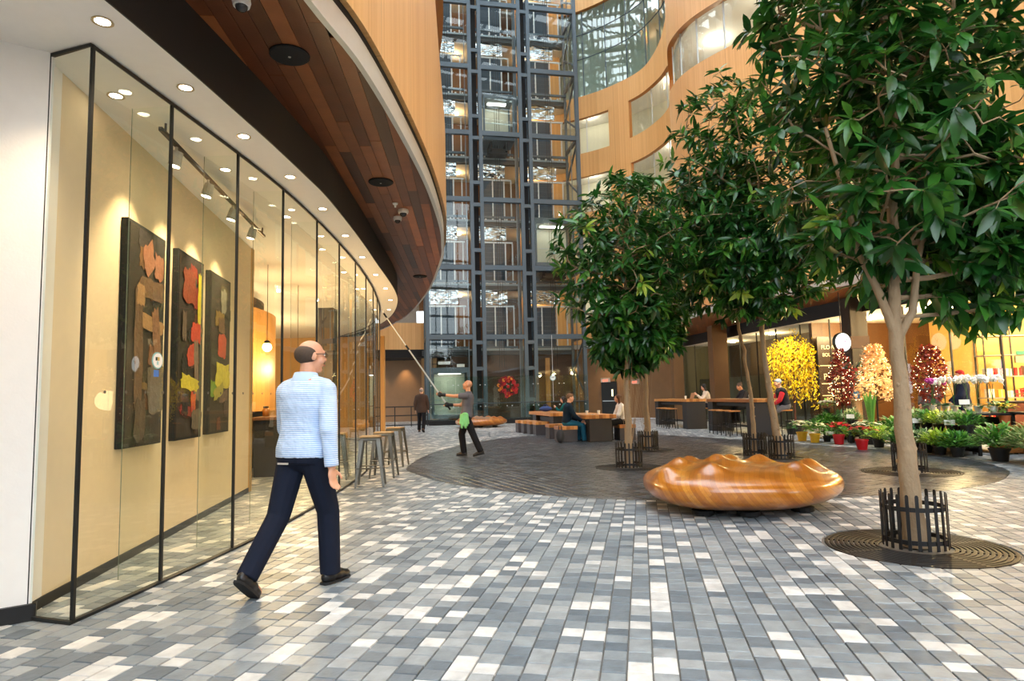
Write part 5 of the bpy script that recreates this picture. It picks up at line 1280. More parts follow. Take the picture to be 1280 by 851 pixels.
def person(label, loc, rz, H=1.76, vox=.013, lean=0, sidelean=0, turn=0, arms=((0, 8, 10, 5), (0, 8, 10, 5)), legs=((0, 3, 0, 3), (0, 3, 0, 3)), hip_z=None, head=(0, 0, 0), skin=SKIN,
           top=None, bottom=None, shoe=None, hair=None, hair_m=None, sleeves='long', foot_pitch=(0, 0), jacket=0.0, glasses=False, gloves=None, bulk=1.0, hem=-.04, collar=None, name='person', grip=.5, brim=None):
    """arms: (upper fwd, upper side, fore fwd, fore side) left then right; legs the same with thigh and shin"""
    k = H / 1.76; t = thing(name, label, 'person', loc, rz)
    L = {'shin': .42 * k, 'thigh': .43 * k, 'ank': .085 * k, 'torso': .50 * k, 'up': .30 * k, 'fore': .255 * k}
    sgn = (-1, 1)
    hipw = .09 * k
    # legs first, to find the height of the hips
    P = Vector((0, 0, 0)); J = {}
    for i in range(2):
        h = P + Vector((sgn[i] * hipw, 0, 0)); kn = h + vdir(legs[i][0], sgn[i] * legs[i][1]) * L['thigh']; an = kn + vdir(legs[i][2], sgn[i] * legs[i][3]) * L['shin']; J[i] = [h, kn, an]
    if hip_z is None:
        low = min((J[i][2].z - (.085 * k + (.10 * k * math.sin(math.radians(abs(foot_pitch[i]))) if foot_pitch[i] else 0))) for i in range(2)); hz = -low
    else: hz = hip_z
    for i in range(2): J[i] = [p + Vector((0, 0, hz)) for p in J[i]]
    pel = Vector((0, 0, hz + .03 * k))
    ln, sl = math.radians(lean), math.radians(sidelean); up = Vector((math.sin(sl), math.sin(ln) * math.cos(sl), math.cos(ln) * math.cos(sl))).normalized()
    tr = math.radians(turn); rt = Vector((math.cos(tr), math.sin(tr), 0)); rt = (rt - up * rt.dot(up)).normalized(); fw = up.cross(rt)
    rt0 = Vector((1, 0, 0))
    def torso(mb, m, t0=-.09, t1=.52, nn=20):
        S = [(-.09, .150, .11), (-.05, .168, .122), (.02, .17, .122), (.12, .148, .108), (.2, .145, .108), (.3, .168, .12), (.4, .182, .118), (.455, .165, .1), (.49, .115, .082), (.52, .075, .07)]
        rings = []
        for q, a, b in S:
            if q < t0 or q > t1: continue
            f_ = max(0, min(1, (q + .05) / .4)); r_ = (rt0 * (1 - f_) + rt * f_).normalized(); d_ = up.cross(r_)
            c = pel + up * q * k; a2, b2 = (a * bulk * k + m), (b * bulk * k + m)
            rings.append([tuple(c + r_ * a2 * math.cos(2 * PI * j / nn) + d_ * b2 * math.copysign(abs(math.sin(2 * PI * j / nn)) ** .9, math.sin(2 * PI * j / nn))) for j in range(nn)])
        mb.loft(rings)
    sh = [pel + up * .435 * k + rt * sgn[i] * .178 * k * bulk for i in range(2)]
    Rs = Matrix((rt, fw, up)).transposed()
    el = [sh[i] + Rs @ vdir(arms[i][0], sgn[i] * arms[i][1]) * L['up'] for i in range(2)]
    wr = [el[i] + Rs @ vdir(arms[i][2], sgn[i] * arms[i][3]) * L['fore'] for i in range(2)]
    nb = pel + up * .50 * k
    hy, hp, hrl = [math.radians(a) for a in head]
    HM = Matrix.Rotation(tr + hy, 3, 'Z') @ Matrix.Rotation(hp, 3, 'X') @ Matrix.Rotation(hrl, 3, 'Y')
    hc = nb + (up * .6 + Vector((0, 0, .4))) * .155 * k + (HM @ Vector((0, .03, .02))) * k
    def hp_(x, y, z): return tuple(hc + HM @ Vector((x, y, z)) * k)
    body = MB()
    torso(body, -.004)
    body.cyl(tuple(pel + up * .44 * k), tuple(hc + HM @ Vector((0, -.015, -.04)) * k), .062 * k, .056 * k, 12)
    body.sph(tuple(hc + HM @ Vector((0, -.008, .025)) * k), (.075 * k, .095 * k, .088 * k), 16, 12, HM); body.sph(hp_(0, .022, -.045), (.058 * k, .068 * k, .068 * k), 14, 10, HM); body.sph(hp_(0, .06, -.095), (.03 * k, .03 * k, .025 * k), 10, 8, HM)
    body.cyl(hp_(0, .082, .03), hp_(0, .108, -.018), .009 * k, .015 * k, 8); body.sph(hp_(0, .105, -.02), .016 * k, 8, 6); body.sph(hp_(0, .084, .035), (.05 * k, .016 * k, .012 * k), 10, 6, HM)
    for s_ in sgn: body.sph(hp_(s_ * .078, -.008, -.008), (.012 * k, .024 * k, .034 * k), 8, 8, HM); body.sph(hp_(s_ * .04, .06, -.03), .03 * k, 8, 6)
    body.sph(hp_(0, .088, -.06), (.028 * k, .014 * k, .009 * k), 8, 6, HM)
    for i in range(2):
        limb(body, sh[i], .055 * k, el[i], .041 * k); limb(body, el[i], .041 * k, wr[i], .028 * k)
        d = (wr[i] - el[i]).normalized(); 
        side = d.cross(Rs @ Vector((0, 1, 0))) if abs(d.dot(Rs @ Vector((0, 1, 0)))) < .9 else d.cross(Vector((0, 0, 1))); side.normalize(); nrm = d.cross(side).normalized()
        # the palm faces the body: fingers lie along d, spread along w
        w = (Rs @ Vector((0, 1, 0))); w = (w - d * w.dot(d)); w = w.normalized() if w.length > .3 else (Vector((0, 0, 1)) - d * d.z).normalized(); pn = d.cross(w).normalized() * (1 if i == 0 else -1)
        Q = Matrix((w, pn, d)).transposed(); pc = wr[i] + d * .05 * k
        body.sph(tuple(pc), (.042 * k, .017 * k, .055 * k), 12, 8, Q)
        for j, (off_, ln_) in enumerate(((.032, .066), (.011, .076), (-.011, .072), (-.03, .056))):
            b0 = wr[i] + (d * .088 + w * off_) * k; b1 = b0 + (d * math.cos(grip * .6) - pn * math.sin(grip * .6) + w * off_ * .5) * ln_ * .55 * k; b2 = b1 + (d * math.cos(grip * 1.6) - pn * math.sin(grip * 1.6)) * ln_ * .5 * k
            limb(body, b0, .0098 * k, b1, .009 * k, n=8); limb(body, b1, .009 * k, b2, .0078 * k, n=8)
        b0 = wr[i] + (d * .03 + w * .034) * k; b1 = b0 + (d * .65 + w * .6 - pn * .3) * .045 * k; b2 = b1 + (d * .9 + w * .1 - pn * .3) * .032 * k
        limb(body, b0, .013 * k, b1, .0105 * k, n=8); limb(body, b1, .0105 * k, b2, .009 * k, n=8)
    fdir = []
    for i in range(2):
        h, kn, an = J[i]; limb(body, h, .08 * k, kn, .052 * k); limb(body, kn, .05 * k, an, .036 * k)
        a = math.radians(foot_pitch[i]); fd = Vector((sgn[i] * .12, math.cos(a), math.sin(a))).normalized(); fdir.append(fd)
        body.sph(tuple(an + fd * .07 * k - Vector((0, 0, .045 * k))), (.038 * k, .10 * k, .03 * k), 10, 6, Matrix.Rotation(a, 3, 'X')); limb(body, an, .035 * k, an + fd * .03 * k - Vector((0, 0, .04 * k)), .034 * k)
    blob('body', body, vox, skin, t)
    # face
    for s_ in sgn:
        mb = MB(); mb.sph(hp_(s_ * .031, .0855, .012), (.011 * k, .007 * k, .007 * k), 8, 6, HM); e_ = mb.build('eye', pmat('eye_white', srgb(230, 226, 220), .3), t, True)
        mb = MB(); mb.sph(hp_(s_ * .031, .0915, .012), .0048 * k, 8, 6); mb.build('iris', pmat('eye_dark', srgb(40, 28, 20), .3), e_, True)
        mb = MB(); mb.sph(hp_(s_ * .032, .09, .033), (.019 * k, .006 * k, .0045 * k), 8, 5, HM); mb.build('eyebrow', hair_m or pmat('brow_brown', srgb(70, 50, 36), .8), t, True)
    mb = MB(); mb.sph(hp_(0, .1005, -.06), (.022 * k, .005 * k, .006 * k), 10, 6, HM); mb.build('lips', pmat('lips', srgb(170, 92, 82), .5), t, True)
    m_ = .016 * k + jacket
    if top is not None:
        mb = MB(); torso(mb, m_, hem - .001, .50)
        if hem < -.06:
            a_, b_ = .165 * k * bulk + m_ + .01, .12 * k * bulk + m_ + .01
            mb.loft([[tuple(pel + up * q * k + rt0 * a_ * math.cos(2 * PI * j / 20) + Vector((0, 1, 0)) * b_ * math.sin(2 * PI * j / 20)) for j in range(20)] for q in (hem, .02)])
        for i in range(2):
            if sleeves == 'long':
                limb(mb, sh[i] - up * .012 * k, .05 * k + m_, el[i], .046 * k + m_); d = (wr[i] - el[i]); limb(mb, el[i], .044 * k + m_, el[i] + d * .97, .031 * k + m_ * .9, True)
                mb.cyl(tuple(el[i] + d * .8), tuple(el[i] + d * .98), .034 * k + m_, .033 * k + m_, 12)
            elif sleeves == 'short': limb(mb, sh[i], .058 * k + m_, sh[i] + (el[i] - sh[i]) * .62, .052 * k + m_, True)
            else: mb.sph(tuple(sh[i]), .06 * k + m_, 10, 8)
        mb.cyl(tuple(pel + up * .44 * k), tuple(nb + up * .04 * k), .11 * k, .074 * k, 14)
        for i in range(2): mb.cyl(tuple(nb - up * .005 * k), tuple(sh[i] + up * .012 * k), .05 * k + m_ * .4, .045 * k + m_ * .5, 12)
        o = blob('shirt' if not jacket else 'jacket', mb, vox, top, t, 2)
        if collar:
            mb = MB(); c0, c1 = nb - up * .025 * k, nb + up * .05 * k; mb.loft([[tuple(c + (rt * math.cos(2 * PI * j / 18) + fw * (math.sin(2 * PI * j / 18) - .08)) * r_ * k) for j in range(18)] for c, r_ in ((c0, .105), (c1, .08), (c1 + up * .004, .07), (c0, .07))], cap=False); mb.build('collar', collar, o, True)
        if sleeves == 'vest':
            mb = MB()
            for i in range(2): limb(mb, sh[i] + (el[i] - sh[i]) * .1, .052 * k + m_ * .6, el[i], .045 * k + m_ * .6); limb(mb, el[i], .045 * k + m_ * .6, wr[i], .034 * k + m_ * .5, True)
            blob('sleeves', mb, vox, pmat('bright_red_cloth', srgb(196, 30, 44), .8, var=.2), t, 2)
    if bottom is not None:
        mb = MB(); torso(mb, m_ * .5 + .006, -.1, .13)
        for i in range(2):
            h, kn, an = J[i]; limb(mb, h + Vector((0, 0, -.01)), .092 * k + .014, kn, .066 * k + .014); limb(mb, kn, .066 * k + .014, an + (an - kn).normalized() * .02, .062 * k + .01, True)
        mb.sph(tuple(pel - up * .06 * k), (.16 * k, .12 * k, .09 * k), 14, 8)
        blob('trousers', mb, vox, bottom, t, 2)
    for i in range(2):
        if shoe is None: break
        an = J[i][2]; a = math.radians(foot_pitch[i]); fd = fdir[i]; Q = Matrix.Rotation(-math.atan2(sgn[i] * .12, 1) , 3, 'Z') @ Matrix.Rotation(a, 3, 'X'); mb = MB(); dn = Q @ Vector((0, 0, -1))
        c0 = an + dn * .04 * k
        for y_, w_, l_, hh in ((-.02, .042, .06, .05), (.06, .046, .085, .045), (.125, .043, .065, .034)):
            mb.sph(tuple(c0 + Q @ Vector((0, y_ * k, (hh - .045) * k))), (w_ * k, l_ * k, hh * k), 12, 8, Q)
        limb(mb, an, .047 * k, c0, .044 * k)
        o = blob('shoe', mb, min(vox, .01), shoe, t, 1)
        mb = MB(); mb.loft([[tuple(c0 + Q @ Vector((w_ * s_ * k, y_ * k, z_ * k))) for y_, w_, s_ in ((-.075, .025, -1), (-.04, .04, -1), (.06, .046, -1), (.14, .042, -1), (.185, .02, -1), (.185, .02, 1), (.14, .042, 1), (.06, .046, 1), (-.04, .04, 1), (-.075, .025, 1))] for z_ in (-.045, -.028)]); mb.build('sole', BLACKM, o)
    if hair:
        mb = MB(); hm = hair_m or pmat('hair_brown', srgb(58, 40, 28), .7, var=.3, scale=60)
        if hair == 'ring': mb.sph(hp_(0, -.034, .008), (.088 * k, .09 * k, .074 * k), 16, 12, HM)
        elif hair == 'stubble': mb.sph(hp_(0, -.014, .022), (.0775 * k, .094 * k, .088 * k), 16, 10, HM)
        elif hair == 'short': mb.sph(hp_(0, -.02, .04), (.084 * k, .098 * k, .092 * k), 16, 10, HM); mb.sph(hp_(0, .05, .085), (.06 * k, .045 * k, .03 * k), 12, 8, HM)
        elif hair == 'bun': mb.sph(hp_(0, -.02, .035), (.084 * k, .098 * k, .092 * k), 16, 10, HM); mb.sph(hp_(0, -.1, .09), .04 * k, 10, 8)
        else:
            mb.sph(hp_(0, -.022, .035), (.09 * k, .1 * k, .095 * k), 16, 10, HM)
            for x_ in (-.07, -.035, 0, .035, .07): mb.cyl(hp_(x_, -.055 + abs(x_) * .5, .03), hp_(x_ * 1.25, -.06 + abs(x_) * .5, -.2), .042 * k, .034 * k, 10); mb.sph(hp_(x_ * 1.25, -.06 + abs(x_) * .5, -.2), .035 * k, 8, 6)
        blob('hat' if hair_m is not None and hair_m.name.startswith('hat') else 'hair', mb, min(vox, .012), hm, t, 2)
    if glasses:
        mb = MB()
        for s_ in sgn:
            mb.tube([hp_(s_ * (.033 + .022 * math.cos(a)), .1, .012 + .016 * math.sin(a)) for a in np.linspace(0, 2 * PI, 13)], .0022 * k, 5); mb.tube([hp_(s_ * .055, .099, .016), hp_(s_ * .078, .06, .016), hp_(s_ * .082, -.01, .01)], .0028 * k, 5)
        mb.tube([hp_(-.011, .101, .014), hp_(.011, .101, .014)], .0022 * k, 5); mb.build('glasses', BLACK, t)
    if gloves:
        for i in range(2):
            d = (wr[i] - el[i]).normalized(); mb = MB(); limb(mb, el[i] + (wr[i] - el[i]) * .8, .042 * k, wr[i] + d * .03, .04 * k); mb.sph(tuple(wr[i] + d * .075 * k), (.058 * k, .058 * k, .062 * k), 12, 8); blob('glove', mb, .01, gloves, t, 1)
    return t, dict(wr=wr, el=el, pel=pel, up=up, hc=hc, rt=rt, fw=fw)
NAVY = cloth_mat('navy_trousers', (22, 28, 44)); BLK = cloth_mat('black_cloth', (24, 24, 28)); LEATHER = pmat('black_leather', srgb(22, 20, 20), .35)
man, J_ = person('man in pale blue striped shirt and navy trousers walking past the glass', (-1.52, 4.66, 0), math.radians(-22), 1.79, .0085, lean=3, turn=-4, bulk=1.12,
    arms=((16, 12, 42, 0), (-8, 12, 6, 3)), legs=((-15, 4, -38, 2), (19, 2, 2, 1)), foot_pitch=(-40, 0), head=(-26, -4, 0), top=striped_shirt(), bottom=NAVY, shoe=LEATHER, hair='ring', hair_m=pmat('hair_dark_short', srgb(74, 58, 46), .8, var=.3, scale=80), glasses=True, hem=-.06, collar=pmat('collar_blue', srgb(176, 200, 232), .8))
mb = MB(); c_ = J_['pel'] + J_['up'] * -.03; mb.at(tuple(c_ + Vector((-.05, -.152, -.05))), .0); mb.box((0, 0, 0), (.09, .008, .012)); mb.build('pocket_trim', pmat('pale_trim', srgb(190, 180, 170), .6), man)
cl, Jc = person('bald window cleaner in grey t-shirt and black trousers reaching up with a pole', (-1.08, 14.75, 0), math.radians(82), 1.76, .013, lean=-6, arms=((84, 4, 92, -6), (38, -6, 88, -18)), legs=((-22, 3, -24, 2), (20, 3, -6, 2)), foot_pitch=(-12, 0), head=(6, 16, 0), skin=SKINT,
    top=cloth_mat('grey_tshirt', (96, 94, 100)), bottom=BLK, shoe=pmat('work_boot', srgb(44, 38, 34), .6), sleeves='short', gloves=pmat('black_glove', srgb(20, 20, 22), .7), hem=-.07)
mb = MB(); R = random.Random(4)
for j in range(7): mb.cyl((-.19 - .01 * (j % 2), .02 + .025 * j - .08, Jc['pel'].z + .02), (-.205, .0 + .03 * j - .08, Jc['pel'].z - .2 - .05 * (j % 3)), .022, .03, 8)
mb.sph((-.19, 0, Jc['pel'].z), (.03, .09, .06)); blob('cleaning_cloth', mb, .012, pmat('mint_cloth', srgb(120, 192, 122), .85, var=.2), cl, 2)
Mw = Matrix.Translation((-1.08, 14.75, 0)) @ Matrix.Rotation(math.radians(82), 4, 'Z')
wl_, wr2 = [Mw @ (w_ + (w_ - e_).normalized() * .07) for w_, e_ in zip(Jc['wr'], Jc['el'])]
dpole = (wl_ - wr2).normalized(); tip = wl_ + dpole * 2.2
tipx = Vector((-2.93, 14.55, 3.3)); dpole = (tipx - wr2).normalized()
pol = thing('cleaning_pole', 'long pale telescopic pole held by the window cleaner', 'pole', tuple(wr2 - dpole * .12))
o0 = Vector(pol.location)
def pp(q): return tuple(wr2 + dpole * q - o0)
lenp = (tipx - wr2).length
for a, b, r_, nm, m in ((-.12, lenp * .62, .017, 'lower_tube', ALU), (lenp * .62, lenp, .013, 'upper_tube', MATS['white_plastic']), (-.14, .05, .022, 'grip', BLACK), (lenp * .6, lenp * .65, .023, 'lock', BLACK), (lenp * .95, lenp, .02, 'head_joint', BLACK)):
    mb = MB(); mb.cyl(pp(a), pp(b), r_, n=10); mb.build(nm, m, pol)
mb = MB(); e_ = Vector(pp(lenp)); mb.at(tuple(e_), math.radians(100)); mb.box((0, 0, .02), (.32, .035, .05), .008); mb.build('squeegee', MATS['white_plastic'], pol)
person('bald man in brown jacket and black trousers walking away by the railing', (-3.75, 26.2, 0), math.radians(-4), 1.8, .016, legs=((10, 2, -4, 1), (-8, 2, -26, 1)), arms=((-6, 12, 16, 0), (6, 12, 20, 0)), foot_pitch=(0, -30), skin=SKIN, top=cloth_mat('brown_jacket', (74, 58, 50)), bottom=BLK, shoe=pmat('brown_shoe', srgb(96, 58, 30), .5), hair='ring', hair_m=pmat('hair_grey', srgb(150, 138, 128), .8), jacket=.02, hem=-.2)
sit = ((82, 6, 0, 0), (82, 6, 2, 0))
JEAN = cloth_mat('teal_jeans', (34, 96, 122)); SEAT = .45 + .095
person('young man in dark sweater and teal jeans seated at the low table', (1.54, 18.75, 0), math.radians(-82), 1.8, .015, lean=8, legs=((80, 8, -8, 2), (80, 8, 4, 0)), hip_z=SEAT, arms=((28, 14, 66, -14), (30, 14, 62, -10)), head=(0, -4, 0), top=cloth_mat('dark_sweater', (18, 36, 50)), bottom=JEAN, shoe=LEATHER, hair='short', hair_m=pmat('hair_sandy', srgb(116, 84, 56), .7, var=.3), jacket=.006, hem=-.06)
person('woman with brown hair in white top seated opposite the man', (3.2, 18.95, 0), math.radians(96), 1.68, .015, lean=10, legs=sit, hip_z=SEAT, arms=((34, 10, 78, -30), (30, 10, 72, -30)), top=cloth_mat('white_top', (226, 222, 216), var=.06), bottom=BLK, shoe=LEATHER, hair='long', hair_m=pmat('hair_chestnut', srgb(88, 54, 34), .7, var=.3), jacket=.006)
person('woman with black hair in teal sweater leaning on the far low table', (2.05, 24.3, 0), math.radians(70), 1.66, .018, lean=16, legs=sit, hip_z=SEAT, arms=((50, 10, 150, -20), (40, 10, 84, -20)), top=cloth_mat('teal_sweater', (14, 84, 84)), bottom=BLK, shoe=LEATHER, hair='long', hair_m=pmat('hair_black', srgb(22, 18, 18), .6), head=(10, -6, 0))
BSEAT = .765 + .095
person('woman with black hair in cream top at the bar table, hand raised to her face', (7.25, 23.9, 0), math.radians(82), 1.7, .017, lean=12, legs=((78, 8, -6, 0), (78, 8, -2, 0)), hip_z=BSEAT, arms=((48, 8, 148, -12), (46, 10, 90, -20)), head=(0, -16, 0), top=cloth_mat('cream_top', (222, 206, 190), var=.06), bottom=NAVY, shoe=LEATHER, hair='long', hair_m=MATS['hair_black'])
person('person in dark puffer jacket leaning over the laptop at the bar table', (7.98, 21.9, 0), math.radians(84), 1.74, .017, lean=22, legs=((78, 8, -6, 0), (78, 8, -2, 0)), hip_z=BSEAT, arms=((52, 10, 88, -16), (50, 10, 90, -16)), head=(0, -24, 0), top=cloth_mat('black_puffer', (34, 34, 40), bscale=14), bottom=BLK, shoe=LEATHER, hair='bun', hair_m=pmat('hair_ash', srgb(92, 74, 60), .7, var=.3), jacket=.025)
person('person in dark vest with red sleeves seated on a stool behind the tree trunks', (8.0, 18.95, 0), math.radians(86), 1.76, .016, lean=14, legs=((70, 8, 8, 0), (74, 8, -6, 0)), hip_z=BSEAT, arms=((40, 14, 72, -10), (40, 14, 72, -10)), head=(0, -8, 0), top=cloth_mat('charcoal_vest', (40, 40, 46), bscale=14), sleeves='vest', bottom=cloth_mat('grey_trousers', (110, 108, 112)), shoe=pmat('blue_shoe', srgb(60, 84, 120), .6), hair='short', hair_m=pmat('hat_grey_blue', srgb(120, 132, 150), .8), jacket=.025)
person('person in red knit hat and navy puffer jacket at the flower display', (11.0, 15.75, 0), math.radians(62), 1.72, .016, legs=((4, 3, -4, 1), (-2, 3, -6, 1)), arms=((14, 14, 40, -20), (14, 14, 46, -20)), head=(20, -6, 0), top=cloth_mat('navy_puffer', (20, 28, 50), bscale=14), bottom=BLK, shoe=LEATHER, hair='short', hair_m=pmat('hat_red_knit', srgb(150, 20, 30), .9, bump=.4), jacket=.03, hem=-.2)
person('person with short brown hair in grey coat behind the orchids', (10.75, 16.55, 0), math.radians(110), 1.66, .018, legs=((2, 3, -2, 1), (2, 3, -2, 1)), arms=((10, 14, 40, -20), (10, 14, 40, -20)), top=cloth_mat('grey_coat', (92, 90, 92)), bottom=BLK, shoe=LEATHER, hair='short', hair_m=pmat('hair_brown_b', srgb(74, 50, 34), .7), jacket=.025, hem=-.2)
# ================================================================== flower shop display
def ramp(name, cols, rough=.5, trans=.25): return attrmat(name, 'shade', [(i / (len(cols) - 1), srgb(*c)) for i, c in enumerate(cols)], rough=rough, bump=0, nmix=.15, nscale=25, trans=trans)
GREENS = ramp('mid_green_leaf', [(36, 88, 34), (66, 132, 48), (124, 178, 76)])
DKGREEN = ramp('deep_green_leaf', [(20, 54, 32), (40, 88, 50), (90, 132, 92)])
VARIEG = ramp('variegated_leaf', [(60, 110, 50), (150, 180, 110), (226, 230, 190)])
LIME = ramp('lime_leaf', [(90, 140, 30), (160, 190, 50), (210, 220, 90)])
REDB = ramp('red_bract', [(140, 8, 16), (196, 16, 28), (226, 44, 44)])
CREAMB = ramp('cream_bract', [(214, 210, 150), (236, 234, 196), (250, 248, 224)])
WHITEF = ramp('white_petal', [(226, 224, 222), (246, 244, 242), (255, 253, 250)])
PINKF = ramp('magenta_petal', [(150, 30, 120), (190, 60, 160), (220, 110, 190)])
YELF = ramp('yellow_petal', [(214, 176, 10), (242, 216, 24), (252, 238, 80)])
def leaves(mb, c, R, n, L, W, rnd, up=.4, flat=1.0, zmin=None, bunch=False):
    """n leaves spread over a dome of radius R"""
    T = LT
    for i in range(n):
        u = np.array([rnd.gauss(0, 1), rnd.gauss(0, 1), abs(rnd.gauss(0, 1)) * .9 + .05]); u /= np.linalg.norm(u); q = rnd.random() ** .4
        p = np.array(c) + u * q * np.array([R, R, R * flat]); d = u * np.array([1, 1, .3]) + np.array([rnd.gauss(0, .3), rnd.gauss(0, .3), up]); d /= np.linalg.norm(d)
        x = np.cross(d, [0, 0, 1.0]); x /= np.linalg.norm(x) + 1e-6; z = np.cross(x, d); V, F_ = T[rnd.randrange(4)]; l = L * rnd.uniform(.7, 1.2)
        M3 = np.c_[x * l * W, d * l, z * l]; vs = V @ M3.T + p; n0 = len(mb.v)
        mb.v.extend(map(tuple, vs)); mb.f.extend(tuple(n0 + k for k in f) for f in F_); mb.val.extend([rnd.uniform(.05, 1)] * len(F_))
def pot(t, r, h, m, z=0):
    mb = MB(); mb.lathe([(.01, 0), (r * .75, 0), (r * .97, h * .86), (r * 1.06, h * .86), (r * 1.06, h), (r * .92, h), (r * .9, h * .9), (.01, h * .9)], 16, (0, 0, z)); return mb.build('pot', m, t, math.radians(40))
POTS = {'yellow': pmat('yellow_foil', srgb(214, 168, 34), .35), 'red': pmat('red_pot', srgb(190, 20, 30), .4), 'black': pmat('black_pot', srgb(24, 24, 26), .5), 'terra': pmat('terracotta', srgb(196, 104, 52), .7), 'white': pmat('white_pot', srgb(226, 224, 218), .4), 'green': pmat('green_foil', srgb(40, 100, 50), .4)}
sd = [100]
def poinsettia(p, s, col, potc, label, grp=None):
    s *= 1.25
    sd[0] += 1; R = random.Random(sd[0]); t = thing('poinsettia', label, 'potted plant', tuple(p), R.random() * 6, grp); pot(t, .085 * s, .15 * s, POTS[potc])
    mb = MB(); leaves(mb, (0, 0, .2 * s), .17 * s, 46, .12 * s, 1.5, R, .1, .8); mb.build('foliage', GREENS, t)['kind'] = 'stuff'
    for k in range(9):
        a = k * 2.4; r = .17 * s * math.sqrt((k + .3) / 9); mb = MB(); c = np.array([r * math.cos(a), r * math.sin(a), (.34 - .25 * (r / s) ** 2 * 8) * s])
        for j in range(8):
            b = j * PI / 4 + R.random(); d = np.array([math.cos(b), math.sin(b), .12 - .1 * (j % 2)]); x = np.cross(d, [0, 0, 1.0]); z = np.cross(x, d); l = (.085 if j % 2 else .065) * s; V, F_ = LT[j % 4]; vs = V @ np.c_[x * l * 2.2, d * l, z * l].T + c; n0 = len(mb.v)
            mb.v.extend(map(tuple, vs)); mb.f.extend(tuple(n0 + q for q in f) for f in F_); mb.val.extend([R.uniform(.1, 1)] * len(F_))
        mb.build('bloom', col, t)
    return t
def leafy(p, s, m, label, n=90, L=.16, W=1.3, h=.22, up=.35, potc='black', grp=None, R_=.24, flat=.9, name='potted_plant'):
    sd[0] += 1; R = random.Random(sd[0]); t = thing(name, label, 'potted plant', tuple(p), R.random() * 6, grp); pot(t, .09 * s, .13 * s, POTS[potc])
    mb = MB(); leaves(mb, (0, 0, h * .6 * s), R_ * .95 * s, int(n * 2.8), L * .6 * s, W * 1.05, R, up, flat); mb.build('foliage', m, t)['kind'] = 'stuff'
    mb = MB()
    for k in range(7): a = k * .9; mb.cyl((0, 0, .15 * s), (R_ * .6 * s * math.cos(a), R_ * .6 * s * math.sin(a), (h + .1) * s), .006 * s, .003 * s, 4)
    mb.build('stems', GREENS, t)
    return t
def blades(p, s, n, label, L, W, spread, m, potc='black', name='snake_plant', pr=.12):
    sd[0] += 1; R = random.Random(sd[0]); t = thing(name, label, 'potted plant', tuple(p), R.random() * 6); pot(t, pr * s, .22 * s, POTS[potc])
    for k in range(n):
        a = k * 2.4; sp = spread * R.uniform(.5, 1.2); d = np.array([math.cos(a) * sp, math.sin(a) * sp, 1 - sp * .4]); d /= np.linalg.norm(d); x = np.cross(d, [0, 0, 1.0]) if sp > .05 else np.array([math.sin(a), -math.cos(a), 0]); x /= np.linalg.norm(x) + 1e-6; z = np.cross(x, d); l = L * s * R.uniform(.7, 1.1)
        V, F_ = LT[1 if spread > .4 else 3]; mb = MB(); vs = V @ np.c_[x * l * W, d * l, z * l].T + np.array([math.cos(a) * .03, math.sin(a) * .03, .2 * s]); mb.v.extend(map(tuple, vs)); mb.f.extend(F_); mb.val.extend([R.uniform(.1, 1)] * len(F_)); mb.build('blade', m, t)
    return t
def orchid(p, s, m, label, grp=None):
    sd[0] += 1; R = random.Random(sd[0]); t = thing('orchid', label, 'orchid', tuple(p), R.random() * 6, grp); pot(t, .06 * s, .11 * s, POTS['white'])
    mb = MB(); leaves(mb, (0, 0, .1 * s), .05 * s, 6, .2 * s, 1.6, R, .1, .3); mb.build('foliage', DKGREEN, t)
    for q in range(2):
        a = q * 2.6 + R.random(); pts = [(.0, 0, .1 * s)] + [(math.cos(a) * .2 * s * u ** 2, math.sin(a) * .2 * s * u ** 2, (.1 + .45 * math.sin(u * 1.9)) * s) for u in np.linspace(.2, 1, 7)]
        mb = MB(); mb.tube(pts, .005 * s, 5); st = mb.build('stem', GREENS, t)
        for k in range(6):
            c = np.array(pts[-1 - k // 2]) + np.array([R.gauss(0, .03), R.gauss(0, .03), R.gauss(0, .02)]) * s; mb = MB()
            for j in range(5):
                b = j * 1.257; n_ = np.array([math.cos(a), math.sin(a), .2]); n_ /= np.linalg.norm(n_); uu = np.cross(n_, [0, 0, 1.0]); ww = np.cross(uu, n_); mb.at((0, 0, 0)); mb.sph(tuple(c + (uu * math.cos(b) + ww * math.sin(b)) * .025 * s), .022 * s, 6, 4, val=R.uniform(.2, 1))
            mb.build('flower', m, st)
    return t
# display benches
def display_table(p, sx, sy, h, rz, label, m=BLACKM):
    t = thing('display_table', label, 'display table', tuple(p), rz); mb = MB(); mb.box((0, 0, h - .02), (sx, sy, .04), .005); mb.build('top', m, t)
    for a in (-1, 1):
        for b in (-1, 1): mb = MB(); mb.box((a * (sx / 2 - .04), b * (sy / 2 - .04), (h - .04) / 2), (.05, .05, h - .04)); mb.build('leg', BLACK, t)
    mb = MB(); mb.box((0, 0, h * .4), (sx * .92, sy * .92, .03)); mb.build('shelf', m, t)
    mb = MB(); mb.box((0, -sy / 2 + .01, h * .5), (sx * .96, .015, h * .75)); mb.build('skirt', m, t)
    return t
F = lambda x, y, z=0: atz(x, y, z)
